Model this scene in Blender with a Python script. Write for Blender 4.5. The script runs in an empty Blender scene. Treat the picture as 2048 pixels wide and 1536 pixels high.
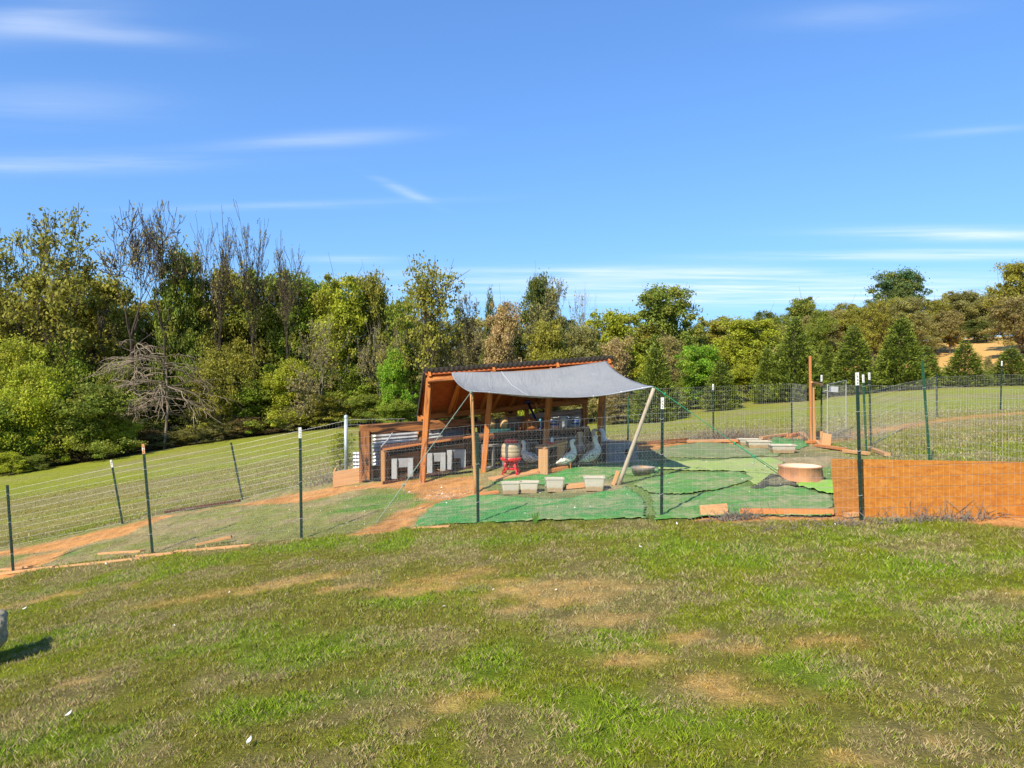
import bpy, math, random
import numpy as np
from mathutils import Vector
random.seed(7); rng = np.random.default_rng(7)
scene = bpy.context.scene
COL = scene.collection
R = math.radians
# ------------------------------------------------------------------ camera
CZ = 1.6
F = 1480.0
cam_d = bpy.data.cameras.new('camera'); cam = bpy.data.objects.new('camera', cam_d); COL.objects.link(cam)
cam.location = (0, 0, CZ); cam.rotation_euler = (R(90), 0, 0)
cam_d.sensor_width = 36; cam_d.lens = F/2048*36; cam_d.clip_end = 3000; cam_d.clip_start = 0.05
scene.camera = cam
# ------------------------------------------------------------------ light
SUN = Vector((-0.55, -0.80, 0.88)).normalized()
SUN_EL = math.asin(SUN.z); SUN_ROT = math.atan2(SUN.x, SUN.y)
sd = bpy.data.lights.new('sun', 'SUN'); sd.energy = 4.8; sd.angle = R(0.53); sd.color = (1.0, 0.915, 0.745)
so = bpy.data.objects.new('sun', sd); COL.objects.link(so); so.rotation_euler = SUN.to_track_quat('Z', 'Y').to_euler()
scene.view_settings.view_transform = 'Standard'; scene.view_settings.look = 'None'
scene.view_settings.exposure = 0.70; scene.view_settings.gamma = 1.0; scene.view_settings.use_curve_mapping = False

def new_node(nt, t, **kw):
    n = nt.nodes.new(t)
    for k, v in kw.items(): setattr(n, k, v)
    return n
def math_node(nt, op, a, b=None, c=None):
    n = nt.nodes.new('ShaderNodeMath'); n.operation = op
    for i, v in enumerate((a, b, c)):
        if v is None: continue
        if isinstance(v, (int, float)): n.inputs[i].default_value = v
        else: nt.links.new(v, n.inputs[i])
    return n.outputs[0]
def mixc(nt, fac, a, b, blend='MIX'):
    n = nt.nodes.new('ShaderNodeMix'); n.data_type = 'RGBA'; n.blend_type = blend
    for s, v in ((n.inputs[0], fac), (n.inputs[6], a), (n.inputs[7], b)):
        if isinstance(v, (int, float)): s.default_value = v
        elif isinstance(v, (tuple, list)): s.default_value = (v[0], v[1], v[2], 1)
        else: nt.links.new(v, s)
    return n.outputs[2]

w = bpy.data.worlds.new('World'); scene.world = w; w.use_nodes = True
nt = w.node_tree; nt.nodes.clear()
out = new_node(nt, 'ShaderNodeOutputWorld'); bg = new_node(nt, 'ShaderNodeBackground'); bg.inputs[1].default_value = 0.13
sky = new_node(nt, 'ShaderNodeTexSky'); sky.sky_type = 'NISHITA'; sky.sun_disc = False
sky.sun_elevation = SUN_EL; sky.sun_rotation = SUN_ROT; sky.altitude = 200; sky.air_density = 1.25; sky.dust_density = 0.6; sky.ozone_density = 2.2
tc = new_node(nt, 'ShaderNodeTexCoord'); sep = new_node(nt, 'ShaderNodeSeparateXYZ'); nt.links.new(tc.outputs['Generated'], sep.inputs[0])
zc = math_node(nt, 'MAXIMUM', sep.outputs[2], 0.02); yc = math_node(nt, 'MAXIMUM', sep.outputs[1], 0.05)
comb = new_node(nt, 'ShaderNodeCombineXYZ')
nt.links.new(math_node(nt, 'MULTIPLY', math_node(nt, 'DIVIDE', sep.outputs[0], zc), 0.33), comb.inputs[0])
nt.links.new(math_node(nt, 'MULTIPLY', math_node(nt, 'DIVIDE', sep.outputs[1], zc), 1.5), comb.inputs[1])
az = math_node(nt, 'DIVIDE', sep.outputs[0], yc); el = math_node(nt, 'DIVIDE', sep.outputs[2], yc)
front = math_node(nt, 'GREATER_THAN', sep.outputs[1], 0.06)
n1 = new_node(nt, 'ShaderNodeTexNoise'); n1.inputs['Scale'].default_value = 1.6; n1.inputs['Detail'].default_value = 7; n1.inputs['Roughness'].default_value = 0.6; n1.inputs['Distortion'].default_value = 0.5
nt.links.new(comb.outputs[0], n1.inputs['Vector'])
streak = new_node(nt, 'ShaderNodeMapRange'); streak.inputs[1].default_value = 0.36; streak.inputs[2].default_value = 0.66
nt.links.new(n1.outputs[0], streak.inputs[0])
# cirrus banks: (pixel x, pixel y, spread x, spread y, strength, tilt)
banks = [(1500, 572, 620, 28, 0.85, 0.0), (1950, 468, 220, 13, 0.9, 0.0), (1850, 510, 300, 9, 1.0, .01), (700, 519, 95, 6, .6, 0), (1650, 600, 500, 12, .55, 0),
         (800, 378, 55, 9, .5, -.42), (150, 325, 330, 20, .42, .03), (640, 280, 160, 14, .38, .06), (80, 35, 160, 36, .42, .10), (230, 70, 170, 18, .32, -.06), (600, 410, 250, 7, .3, .03), (1760, 25, 180, 26, .25, .08), (90, 210, 200, 40, .22, 0), (1300, 545, 420, 12, .45, 0.01), (1950, 262, 120, 8, .25, .08)]
acc = None
for (px, py, sx, sy, am, tl) in banks:
    a0 = (px-1024)/F; e0 = (768-py)/F
    da = math_node(nt, 'SUBTRACT', az, a0)
    de = math_node(nt, 'SUBTRACT', math_node(nt, 'SUBTRACT', el, e0), math_node(nt, 'MULTIPLY', da, tl))
    qa = math_node(nt, 'POWER', math_node(nt, 'ABSOLUTE', math_node(nt, 'MULTIPLY', da, F/sx)), 2.0)
    qe = math_node(nt, 'POWER', math_node(nt, 'ABSOLUTE', math_node(nt, 'MULTIPLY', de, F/sy)), 2.0)
    g = math_node(nt, 'MULTIPLY', math_node(nt, 'EXPONENT', math_node(nt, 'MULTIPLY', math_node(nt, 'ADD', qa, qe), -1.0)), am)
    acc = g if acc is None else math_node(nt, 'ADD', acc, g)
s2 = math_node(nt, 'ADD', math_node(nt, 'MULTIPLY', streak.outputs[0], 0.78), 0.12)
cl = math_node(nt, 'MULTIPLY', math_node(nt, 'MULTIPLY', math_node(nt, 'MINIMUM', acc, 1.0), front), s2)
hs = new_node(nt, 'ShaderNodeGamma'); hs.inputs['Gamma'].default_value = 0.75
nt.links.new(sky.outputs[0], hs.inputs['Color'])
SKYCOL = mixc(nt, 1.0, hs.outputs[0], (.55, .91, 1.48), 'MULTIPLY')
nt.links.new(mixc(nt, cl, SKYCOL, (5.1, 5.5, 6.0)), bg.inputs[0]); nt.links.new(bg.outputs[0], out.inputs[0])

# ------------------------------------------------------------------ numeric helpers
def P(px, py, d): return np.array([(px-1024)/F*d, d, CZ-(py-768)/F*d])
_h = rng.random(65536)
def vnoise(x, y, seed=0):
    xi = np.floor(x).astype(np.int64); yi = np.floor(y).astype(np.int64); fx = x-xi; fy = y-yi
    fx = fx*fx*(3-2*fx); fy = fy*fy*(3-2*fy)
    def h(a, b): return _h[(a*7919+b*104729+seed*15731+((a*b) & 1023)*31) & 65535]
    return (h(xi, yi)*(1-fx)+h(xi+1, yi)*fx)*(1-fy)+(h(xi, yi+1)*(1-fx)+h(xi+1, yi+1)*fx)*fy
def fbm(x, y, sc, oc=4, seed=0):
    x = np.asarray(x, float)*sc; y = np.asarray(y, float)*sc; t = 0; a = 1; s = 0
    for i in range(oc): t = t+a*vnoise(x+i*17.3, y-i*9.7, seed+i); s += a; a *= .55; x = x*2.03; y = y*2.03
    return t/s
def sstep(a, b, x): t = np.clip((x-a)/(b-a), 0, 1); return t*t*(3-2*t)

# terrain: smooth spline through levels read off the place
ctrl = [(1024,1536,3.0),(0,1536,3.4),(2048,1536,2.85),(26,1145,10.5),(305,1107,9.7),(600,1080,9.1),(955,1045,8.75),(1322,1033,8.4),(1722,1040,7.5),(2048,1042,7.1),
 (843,963,12.0),(951,985,10.9),(735,963,12.6),(692,946,13.6),(1240,972,10.5),(1194,908,12.9),(1087,928,12.6),(965,945,12.3),(1427,875,16),(1256,893,14.5),(1584,868,16.5),(1622,890,14.5),
 (1643,880,15),(1733,908,12),(1860,930,10.5),(1615,967,9.7),(245,1045,13),(485,1003,13.5),(0,1098,13.3),(0,1000,25),(0,948,38),(400,886,44),(720,850,47),(500,930,25),(950,862,40),
 (1310,842,42),(1440,818,44),(1585,802,46),(1700,790,46),(1800,778,47),(1925,775,50),(2048,770,50),(1250,868,20),(1500,842,25),(1874,833,18),(2003,821,20),(2048,803,30),(1700,822,28),
 (1950,747,115),(1950,688,155),(2048,680,155),(1870,690,155),(1870,752,115),(1500,745,150),(1300,762,120)]
C = np.array([P(*c) for c in ctrl]+[[0,0,.05],[-6,0,-.75],[6,0,.3],[0,-15,.1],[-30,5,-3.6],[30,5,2.2],[30,-20,2],[-30,-20,-3],[-60,40,-4.5],[-45,110,-3.6],[0,100,-1.2],[0,200,-1],[-120,250,-3],[60,260,9],[180,200,16],[160,60,6],[300,400,18],[-300,400,-5],[-300,-50,-12],[300,-50,15],[0,600,3],[90,60,3.5],[20,75,1.0],[38,75,1.3]])
def tps(r2): return np.where(r2 > 1e-12, r2*np.log(r2+1e-12), 0)
# distances are compressed so that near points do not bend the far ground
def warp(x, y):
    r = np.sqrt(x*x+y*y)+1e-9; k = 12*np.log1p(r/12)/r
    return x*k, y*k
cx, cy = warp(C[:, 0], C[:, 1]); n = len(C)
K = tps((cx[:, None]-cx[None])**2+(cy[:, None]-cy[None])**2)+np.eye(n)*1.5
A = np.zeros((n+3, n+3)); A[:n, :n] = K; A[:n, n] = 1; A[:n, n+1] = cx; A[:n, n+2] = cy; A[n:, :n] = A[:n, n:].T
sol = np.linalg.solve(A, np.concatenate([C[:, 2], [0, 0, 0]]))
def H(x, y):
    x = np.atleast_1d(np.asarray(x, float)); y = np.atleast_1d(np.asarray(y, float)); o = np.empty(x.shape)
    xf = x.ravel(); yf = y.ravel(); of = o.ravel()
    for i in range(0, len(xf), 20000):
        a, b = warp(xf[i:i+20000], yf[i:i+20000])
        of[i:i+20000] = tps((a[:, None]-cx)**2+(b[:, None]-cy)**2)@sol[:n]+sol[n]+a*sol[n+1]+b*sol[n+2]
    return of.reshape(x.shape)+0.035*(fbm(x, y, .9, 3, 5)-.5)*sstep(60, 20, np.hypot(x, y))
def h1(x, y): return float(H(x, y)[0])
def gnd(px, py):
    """where a sight line meets the ground"""
    a = 1.5; b = None
    ds = np.concatenate([np.arange(1.5, 30, .1), np.arange(30, 200, 1.)])
    z = CZ-(py-768)/F*ds; g = H((px-1024)/F*ds, ds)
    k = np.argmax(z < g)
    if z[k] >= g[k]: k = len(ds)-1
    if k == 0: return np.array([(px-1024)/F*ds[0], ds[0], g[0]])
    t = (z[k-1]-g[k-1])/((z[k-1]-g[k-1])-(z[k]-g[k])); d = ds[k-1]+t*(ds[k]-ds[k-1])
    x = (px-1024)/F*d
    return np.array([x, d, h1(x, d)])
def G(x, y, dz=0): return np.array([x, y, h1(x, y)+dz])

# ------------------------------------------------------------------ object helpers
def tag(o, label=None, cat=None, group=None, kind=None):
    if label: o['label'] = label
    if cat: o['category'] = cat
    if group: o['group'] = group
    if kind: o['kind'] = kind
    return o
def thing(name, loc, label, cat, group=None):
    o = bpy.data.objects.new(name, None); o.empty_display_size = .1; COL.objects.link(o); o.location = [float(v) for v in loc]
    return tag(o, label, cat, group)
def wloc(o):
    v = Vector((0, 0, 0))
    while o is not None: v += o.location; o = o.parent
    return v
class MB:
    def __init__(s): s.v = []; s.f = []; s.uv = []; s.smooth = False
    def add(s, vs, fs, uvs=None):
        k = len(s.v); s.v += [tuple(map(float, q)) for q in vs]
        for i, f in enumerate(fs):
            s.f.append([a+k for a in f]); s.uv.append(uvs[i] if uvs else [(0, 0)]*len(f))
    def board(s, a, b, wd, th, up=(0, 0, 1), ch=None, twist=0, roll=0):
        """chamfered plank from a to b; wd across, th thick (along up)"""
        a = np.array(a, float); b = np.array(b, float); L = np.linalg.norm(b-a); t = (b-a)/L
        up = np.array(up, float); up = up-t*up.dot(t)
        if np.linalg.norm(up) < 1e-4: up = np.array([0, 1., 0]); up = up-t*up.dot(t)
        up /= np.linalg.norm(up); sd_ = np.cross(t, up)
        if roll: up, sd_ = up*math.cos(roll)+sd_*math.sin(roll), sd_*math.cos(roll)-up*math.sin(roll)
        ch = min(wd, th)*.08 if ch is None else ch
        prof = [(-wd/2+ch, -th/2), (wd/2-ch, -th/2), (wd/2, -th/2+ch), (wd/2, th/2-ch), (wd/2-ch, th/2), (-wd/2+ch, th/2), (-wd/2, th/2-ch), (-wd/2, -th/2+ch)]
        vs = []; e = ch
        rings = [(0, .0), (L, .0)]
        for (q, _) in rings:
            for (x, y) in prof: vs.append(a+t*q+sd_*x+up*y)
        r0 = random.random()*20; fs = []; uv = []
        per = [0]
        for i in range(8):
            j = (i+1) % 8; per.append(per[-1]+math.hypot(prof[j][0]-prof[i][0], prof[j][1]-prof[i][1]))
        for i in range(8):
            j = (i+1) % 8; fs.append([i, j, 8+j, 8+i]); uv.append([(r0, r0+per[i]), (r0, r0+per[i+1]), (r0+L, r0+per[i+1]), (r0+L, r0+per[i])])
        fs.append(list(range(7, -1, -1))); uv.append([(r0+.02*p[0], r0+p[1]) for p in prof][::-1])
        fs.append(list(range(8, 16))); uv.append([(r0+.02*p[0], r0+p[1]) for p in prof])
        s.add(vs, fs, uv); return s
    def box(s, c, sx, sy, sz, rz=0, ch=None):
        c = np.array(c, float); d = np.array([math.cos(rz), math.sin(rz), 0])*sx/2
        return s.board(c-d, c+d, sy, sz, ch=ch)
    def tube(s, pts, r, n=6, caps=True):
        pts = [np.array(p, float) for p in pts]; m = len(pts); rr = r if hasattr(r, '__len__') else [r]*m
        vs = []; ref = np.array([.13, .31, .94])
        for i, p in enumerate(pts):
            t = pts[min(i+1, m-1)]-pts[max(i-1, 0)]; t = t/(np.linalg.norm(t)+1e-9)
            u = np.cross(t, ref); 
            if np.linalg.norm(u) < .2: u = np.cross(t, [1, 0, 0])
            u /= np.linalg.norm(u); v = np.cross(t, u)
            for k in range(n): an = 2*math.pi*k/n; vs.append(p+(u*math.cos(an)+v*math.sin(an))*rr[i])
        fs = [[i*n+k, i*n+(k+1) % n, (i+1)*n+(k+1) % n, (i+1)*n+k] for i in range(m-1) for k in range(n)]
        if caps and n > 2: fs += [list(range(n-1, -1, -1)), [(m-1)*n+k for k in range(n)]]
        s.add(vs, fs); return s
    def lathe(s, c, prof, n=24, sxy=(1, 1), rot=0):
        c = np.array(c, float); vs = []
        for (r, z) in prof:
            for k in range(n):
                an = 2*math.pi*k/n+rot; vs.append(c+np.array([r*math.cos(an)*sxy[0], r*math.sin(an)*sxy[1], z]))
        m = len(prof); fs = [[i*n+k, i*n+(k+1) % n, (i+1)*n+(k+1) % n, (i+1)*n+k] for i in range(m-1) for k in range(n)]
        s.add(vs, fs); return s
    def build(s, name, mat, parent=None, smooth=False, kind=None, label=None):
        me = bpy.data.meshes.new(name); off = wloc(parent) if parent else Vector((0, 0, 0))
        me.from_pydata([(v[0]-off.x, v[1]-off.y, v[2]-off.z) for v in s.v], [], s.f); 
        uvl = me.uv_layers.new(name='UVMap'); fl = [c for u in s.uv for q in u for c in q]; uvl.data.foreach_set('uv', fl)
        if smooth: me.polygons.foreach_set('use_smooth', [True]*len(me.polygons))
        me.materials.append(mat); me.update()
        o = bpy.data.objects.new(name, me); COL.objects.link(o); o.parent = parent
        if kind: o['kind'] = kind
        if label: o['label'] = label
        return o
def npmesh(name, V, Fq, mat, k=4, attrs=None, cols=None, smooth=False):
    """mesh from arrays: V (n,3), Fq (m,k)"""
    me = bpy.data.meshes.new(name); V = np.ascontiguousarray(V, dtype=np.float32); Fq = np.ascontiguousarray(Fq, dtype=np.int32)
    me.vertices.add(len(V)); me.vertices.foreach_set('co', V.ravel()); me.loops.add(Fq.size); me.loops.foreach_set('vertex_index', Fq.ravel())
    me.polygons.add(len(Fq)); me.polygons.foreach_set('loop_start', np.arange(0, Fq.size, k, dtype=np.int32)); me.polygons.foreach_set('loop_total', np.full(len(Fq), k, dtype=np.int32))
    if smooth: me.polygons.foreach_set('use_smooth', np.ones(len(Fq), dtype=bool))
    me.update(calc_edges=True)
    for a, vals in (attrs or {}).items():
        at = me.attributes.new(a, 'FLOAT', 'POINT'); at.data.foreach_set('value', np.ascontiguousarray(vals, dtype=np.float32))
    if cols is not None:
        at = me.attributes.new('col', 'FLOAT_COLOR', 'POINT'); c4 = np.ones((len(V), 4), dtype=np.float32); c4[:, :3] = cols; at.data.foreach_set('color', c4.ravel())
    me.materials.append(mat)
    return me
def solo(mb, name, mat, label, cat, group=None, smooth=False):
    """a thing that is a single mesh, its origin at its base"""
    V = np.array(mb.v); c = [float((V[:, 0].min()+V[:, 0].max())/2), float((V[:, 1].min()+V[:, 1].max())/2), float(V[:, 2].min())]
    mb.v = [(v[0]-c[0], v[1]-c[1], v[2]-c[2]) for v in mb.v]
    o = mb.build(name, mat, None, smooth); o.location = c
    return tag(o, label, cat, group)

# ------------------------------------------------------------------ materials
def base_mat(name, rough=.7, metal=0., spec=.3):
    m = bpy.data.materials.new(name); m.use_nodes = True; t = m.node_tree; b = t.nodes['Principled BSDF']
    b.inputs['Roughness'].default_value = rough; b.inputs['Metallic'].default_value = metal; b.inputs['Specular IOR Level'].default_value = spec
    return m, t, b
def noise(t, coord, scale, detail=5, rough=.55, dist=0):
    n_ = t.nodes.new('ShaderNodeTexNoise'); n_.inputs['Scale'].default_value = scale; n_.inputs['Detail'].default_value = detail; n_.inputs['Roughness'].default_value = rough; n_.inputs['Distortion'].default_value = dist
    if coord is not None: t.links.new(coord, n_.inputs['Vector'])
    return n_.outputs[0]
def mrange(t, v, a, b, c=0., d=1.):
    n_ = t.nodes.new('ShaderNodeMapRange'); t.links.new(v, n_.inputs[0])
    for i, q in enumerate((a, b, c, d)): n_.inputs[i+1].default_value = q
    return n_.outputs[0]
def mapping(t, vec, sc):
    n_ = t.nodes.new('ShaderNodeMapping'); t.links.new(vec, n_.inputs[0]); n_.inputs['Scale'].default_value = sc; return n_.outputs[0]
def bump(t, b, h, strength, dist=.01):
    n_ = t.nodes.new('ShaderNodeBump'); n_.inputs['Strength'].default_value = strength; n_.inputs['Distance'].default_value = dist
    t.links.new(h, n_.inputs['Height']); t.links.new(n_.outputs[0], b.inputs['Normal'])
def wood(name, c1, c2, dark, wear=.35, grain=1., rough=.75, knots=True, lo=.58):
    m, t, b = base_mat(name, rough); uv = t.nodes.new('ShaderNodeUVMap').outputs[0]
    g = noise(t, mapping(t, uv, (3*grain, 55*grain, 1)), 1.0, 6, .6, .6)
    g2 = noise(t, mapping(t, uv, (1.2, 9, 1)), 1.0, 4, .6, 1.2)
    col = mixc(t, mrange(t, g, .3, .7), c1, c2)
    col = mixc(t, mrange(t, g2, lo, lo+.14, 0, wear), col, dark)
    if knots:
        vo = t.nodes.new('ShaderNodeTexVoronoi'); vo.inputs['Scale'].default_value = 1; t.links.new(mapping(t, uv, (3.2, 9, 1)), vo.inputs['Vector'])
        col = mixc(t, mrange(t, vo.outputs['Distance'], .06, .13, .75, 0), col, dark)
    t.links.new(col, b.inputs['Base Color']); bump(t, b, g, .35, .004); return m
def speck(name, c1, c2, scale, lo=.35, hi=.65, rough=.8, metal=0, bmp=.2, c3=None, s3=3., spec=.3):
    m, t, b = base_mat(name, rough, metal, spec); co = t.nodes.new('ShaderNodeTexCoord').outputs['Object']
    nn = noise(t, co, scale, 6, .62); col = mixc(t, mrange(t, nn, lo, hi), c1, c2)
    if c3: col = mixc(t, mrange(t, noise(t, co, s3, 4, .6), .52, .66), col, c3)
    t.links.new(col, b.inputs['Base Color']); bump(t, b, nn, bmp, .004); return m
M = {}
M['stain'] = wood('orange_stained_lumber', (.55, .20, .045), (.36, .11, .026), (.10, .035, .015), .75, 1., .75, True, .52)
M['stain2'] = wood('pale_stained_pole', (.50, .27, .10), (.38, .19, .07), (.16, .07, .03), .3)
M['pole'] = wood('weathered_round_pole', (.46, .38, .28), (.34, .27, .19), (.20, .13, .08), .3)
M['tie'] = wood('old_timber_beam', (.40, .16, .05), (.17, .07, .028), (.025, .014, .01), .98, .8, .9, True, .46)
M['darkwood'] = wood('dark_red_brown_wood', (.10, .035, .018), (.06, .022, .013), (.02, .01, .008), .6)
M['edge'] = wood('fresh_cut_board', (.56, .31, .14), (.44, .22, .09), (.25, .11, .05), .35)
M['orange_board'] = wood('orange_soil_stained_board', (.56, .22, .07), (.42, .15, .045), (.2, .07, .03), .4)
M['greyboard'] = wood('weathered_plywood', (.62, .42, .28), (.38, .24, .15), (.17, .11, .08), .8, .35, .9, False, .45)
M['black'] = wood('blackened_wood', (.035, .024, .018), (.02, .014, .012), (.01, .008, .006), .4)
def osb(name, c1, c2, c3, sc=34):
    m, t, b = base_mat(name, .75); co = t.nodes.new('ShaderNodeTexCoord').outputs['Object']
    vo = t.nodes.new('ShaderNodeTexVoronoi'); vo.inputs['Scale'].default_value = sc; vo.inputs['Randomness'].default_value = 1
    dn = t.nodes.new('ShaderNodeTexNoise'); dn.inputs['Scale'].default_value = 14; t.links.new(co, dn.inputs['Vector'])
    vm = t.nodes.new('ShaderNodeVectorMath'); vm.operation = 'MULTIPLY_ADD'; t.links.new(dn.outputs['Color'], vm.inputs[0]); vm.inputs[1].default_value = (.12, .12, .12); t.links.new(mapping(t, co, (.6, 1, 1.9)), vm.inputs[2])
    t.links.new(vm.outputs[0], vo.inputs['Vector'])
    se = t.nodes.new('ShaderNodeSeparateColor'); t.links.new(vo.outputs['Color'], se.inputs[0])
    col = mixc(t, se.outputs[0], c1, c2); col = mixc(t, mrange(t, noise(t, co, 9, 8, .78), .48, .72, 0, .6), col, c3)
    col = mixc(t, mrange(t, noise(t, co, 1.1, 3, .5), .4, .7, 0, .35), col, c2)
    t.links.new(col, b.inputs['Base Color']); bump(t, b, se.outputs[1], .25, .003); return m
M['osb_dark'] = osb('stained_osb', (.42, .115, .026), (.30, .07, .02), (.13, .035, .012), 26)
M['osb'] = osb('weathered_osb_panel', (.44, .165, .016), (.33, .105, .011), (.54, .27, .07), 24)
M['osb2'] = osb('paler_osb_panel', (.40, .17, .035), (.31, .115, .022), (.20, .07, .02), 30)
def tar():
    m, t, b = base_mat('grey_tarp', .55, 0, .35); co = t.nodes.new('ShaderNodeTexCoord').outputs['Object']
    nn = noise(t, co, 2.4, 6, .6); wv = noise(t, co, 260, 2, .5)
    col = mixc(t, mrange(t, nn, .3, .7), (.34, .345, .35), (.39, .395, .40))
    t.links.new(col, b.inputs['Base Color']); bump(t, b, math_node(t, 'ADD', noise(t, mapping(t, co, (9, 2.2, 2)), 1, 5, .6, .8), math_node(t, 'MULTIPLY', wv, .05)), .6, .04)
    tr = t.nodes.new('ShaderNodeBsdfTranslucent'); t.links.new(col, tr.inputs[0]); mx = t.nodes.new('ShaderNodeMixShader'); mx.inputs[0].default_value = .38
    t.links.new(b.outputs[0], mx.inputs[1]); t.links.new(tr.outputs[0], mx.inputs[2]); t.links.new(mx.outputs[0], t.nodes['Material Output'].inputs[0]); return m
M['tarp'] = tar()
M['tarp_hem'] = speck('tarp_hem', (.36, .37, .38), (.32, .33, .34), 8, rough=.5)
M['galv'] = speck('galvanised_sheet', (.62, .63, .65), (.45, .45, .47), 12, rough=.42, metal=.55, bmp=.1, c3=(.33, .28, .24), s3=5)
M['roofmetal'] = speck('dark_roof_sheet', (.055, .05, .05), (.09, .075, .065), 9, rough=.5, metal=.2)
M['pipe'] = speck('galvanised_pipe', (.50, .53, .53), (.36, .40, .39), 20, rough=.45, metal=.4, c3=(.30, .36, .30), s3=6)
M['wire'] = speck('galvanised_wire', (.62, .61, .56), (.48, .47, .43), 30, rough=.5, metal=.25, bmp=0, spec=.5)
M['hex'] = speck('chicken_wire', (.50, .49, .46), (.40, .38, .35), 30, rough=.5, metal=.3, bmp=0)
M['tpost'] = speck('dark_green_post_paint', (.012, .045, .028), (.018, .03, .024), 30, rough=.5, c3=(.02, .02, .018), s3=14)
M['tpost_gr'] = speck('green_post_paint', (.02, .10, .045), (.02, .06, .035), 30, rough=.5)
M['tip'] = speck('white_post_paint', (.74, .74, .70), (.60, .60, .57), 26, rough=.6, c3=(.42, .38, .33), s3=30)
M['tip_rust'] = speck('rusty_white_post_paint', (.66, .60, .50), (.52, .22, .07), 16, lo=.45, hi=.55, rough=.7)
M['block'] = speck('pale_concrete_block', (.40, .41, .41), (.31, .32, .32), 60, rough=.95, bmp=.6, c3=(.30, .29, .27), s3=8)
M['block_d'] = speck('dirty_concrete_block', (.28, .27, .25), (.19, .18, .165), 50, rough=.95, bmp=.6, c3=(.13, .10, .08), s3=8)
M['red'] = speck('red_plastic', (.72, .018, .02), (.60, .015, .018), 10, rough=.35, bmp=.03, spec=.5)
M['jug'] = speck('cloudy_plastic_jar', (.46, .36, .23), (.36, .27, .16), 9, rough=.4, bmp=.1, c3=(.45, .33, .2), s3=5, spec=.5)
M['jug2'] = speck('tan_plastic_jug', (.58, .38, .15), (.48, .28, .10), 9, rough=.45, bmp=.1, spec=.5)
M['white'] = speck('white_bucket_plastic', (.66, .67, .66), (.58, .58, .56), 8, rough=.4, bmp=.05, c3=(.45, .42, .38), s3=7, spec=.5)
M['blue'] = speck('blue_print', (.03, .07, .28), (.05, .12, .36), 12, rough=.4, bmp=.02)
M['navy'] = speck('navy_handle', (.018, .028, .12), (.012, .018, .07), 12, rough=.45, bmp=.02)
M['ltblue'] = speck('light_blue_grip', (.15, .42, .60), (.10, .33, .5), 12, rough=.45, bmp=.02)
M['teal'] = speck('teal_crate_plastic', (.05, .14, .13), (.03, .08, .08), 22, rough=.6)
M['burlap'] = speck('burlap', (.42, .17, .06), (.30, .11, .035), 60, rough=.95, bmp=.6)
M['straw'] = speck('straw', (.62, .34, .12), (.42, .20, .07), 60, rough=.95, bmp=.9)
M['greytub'] = speck('grey_tote_plastic', (.17, .185, .20), (.115, .125, .14), 10, rough=.55, c3=(.24, .21, .18), s3=5)
M['hole'] = speck('hole_shade_black', (.006, .006, .007), (.012, .011, .011), 10, rough=.95)
M['metalgrey'] = speck('grey_enamel_pan', (.30, .27, .24), (.20, .17, .145), 16, rough=.6, metal=.2, c3=(.35, .22, .12), s3=7)
M['panout'] = speck('mud_stained_rubber', (.50, .23, .11), (.38, .17, .085), 8, rough=.85, bmp=.4, c3=(.28, .15, .09), s3=5)
M['panin'] = speck('pale_tub_inside', (.66, .50, .36), (.60, .43, .29), 5, rough=.7)
M['rope'] = speck('green_rope', (.03, .36, .16), (.02, .22, .10), 80, rough=.7)
M['rope2'] = speck('pale_green_rope', (.26, .34, .25), (.18, .24, .18), 80, rough=.7)
M['sign'] = speck('orange_sign_face', (.52, .22, .03), (.42, .16, .022), 10, rough=.6, bmp=.05)
M['ink'] = speck('black_ink', (.008, .008, .008), (.012, .012, .012), 10, rough=.6)
M['rock'] = speck('lichened_stone', (.42, .36, .22), (.20, .175, .11), 16, rough=.95, bmp=1., c3=(.15, .155, .09), s3=9)
M['feather'] = speck('white_feather', (.78, .78, .76), (.70, .70, .66), 40, rough=.9)
M['chips'] = speck('pale_stone_chips', (.54, .42, .32), (.42, .26, .16), 8, lo=.45, hi=.55, rough=.95)
M['platemetal'] = speck('grey_sign_plate', (.42, .43, .43), (.36, .36, .37), 20, rough=.5)
M['bill'] = speck('duck_bill', (.40, .26, .08), (.25, .2, .1), 30, rough=.5)
M['billdark'] = speck('dark_duck_bill', (.02, .02, .022), (.04, .035, .03), 30, rough=.5)
M['duckleg'] = speck('duck_leg', (.50, .20, .04), (.40, .15, .03), 30, rough=.6)
M['eye'] = speck('duck_eye', (.004, .004, .004), (.006, .006, .006), 10, rough=.1, spec=.8)
def binmat():
    m, t, b = base_mat('translucent_bin_plastic', .45, 0, .4)
    co = t.nodes.new('ShaderNodeTexCoord').outputs['Object']; s_ = t.nodes.new('ShaderNodeSeparateXYZ'); t.links.new(co, s_.inputs[0])
    lvl = math_node(t, 'ADD', s_.outputs[2], math_node(t, 'MULTIPLY', noise(t, co, 14, 4), .05))
    col = mixc(t, mrange(t, lvl, .075, .095), (.56, .40, .22), (.70, .65, .53))
    col = mixc(t, mrange(t, noise(t, co, 9, 5, .6), .5, .7, 0, .4), col, (.60, .47, .29))
    t.links.new(col, b.inputs['Base Color']); tr = t.nodes.new('ShaderNodeBsdfTranslucent'); t.links.new(col, tr.inputs[0])
    mx = t.nodes.new('ShaderNodeMixShader'); mx.inputs[0].default_value = .4; t.links.new(b.outputs[0], mx.inputs[1]); t.links.new(tr.outputs[0], mx.inputs[2]); t.links.new(mx.outputs[0], t.nodes['Material Output'].inputs[0]); return m
M['bin'] = binmat()
def watermat():
    m, t, b = base_mat('muddy_water', .08, 0, .5); b.inputs['Base Color'].default_value = (.36, .22, .10, 1); return m
M['water'] = watermat()
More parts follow.
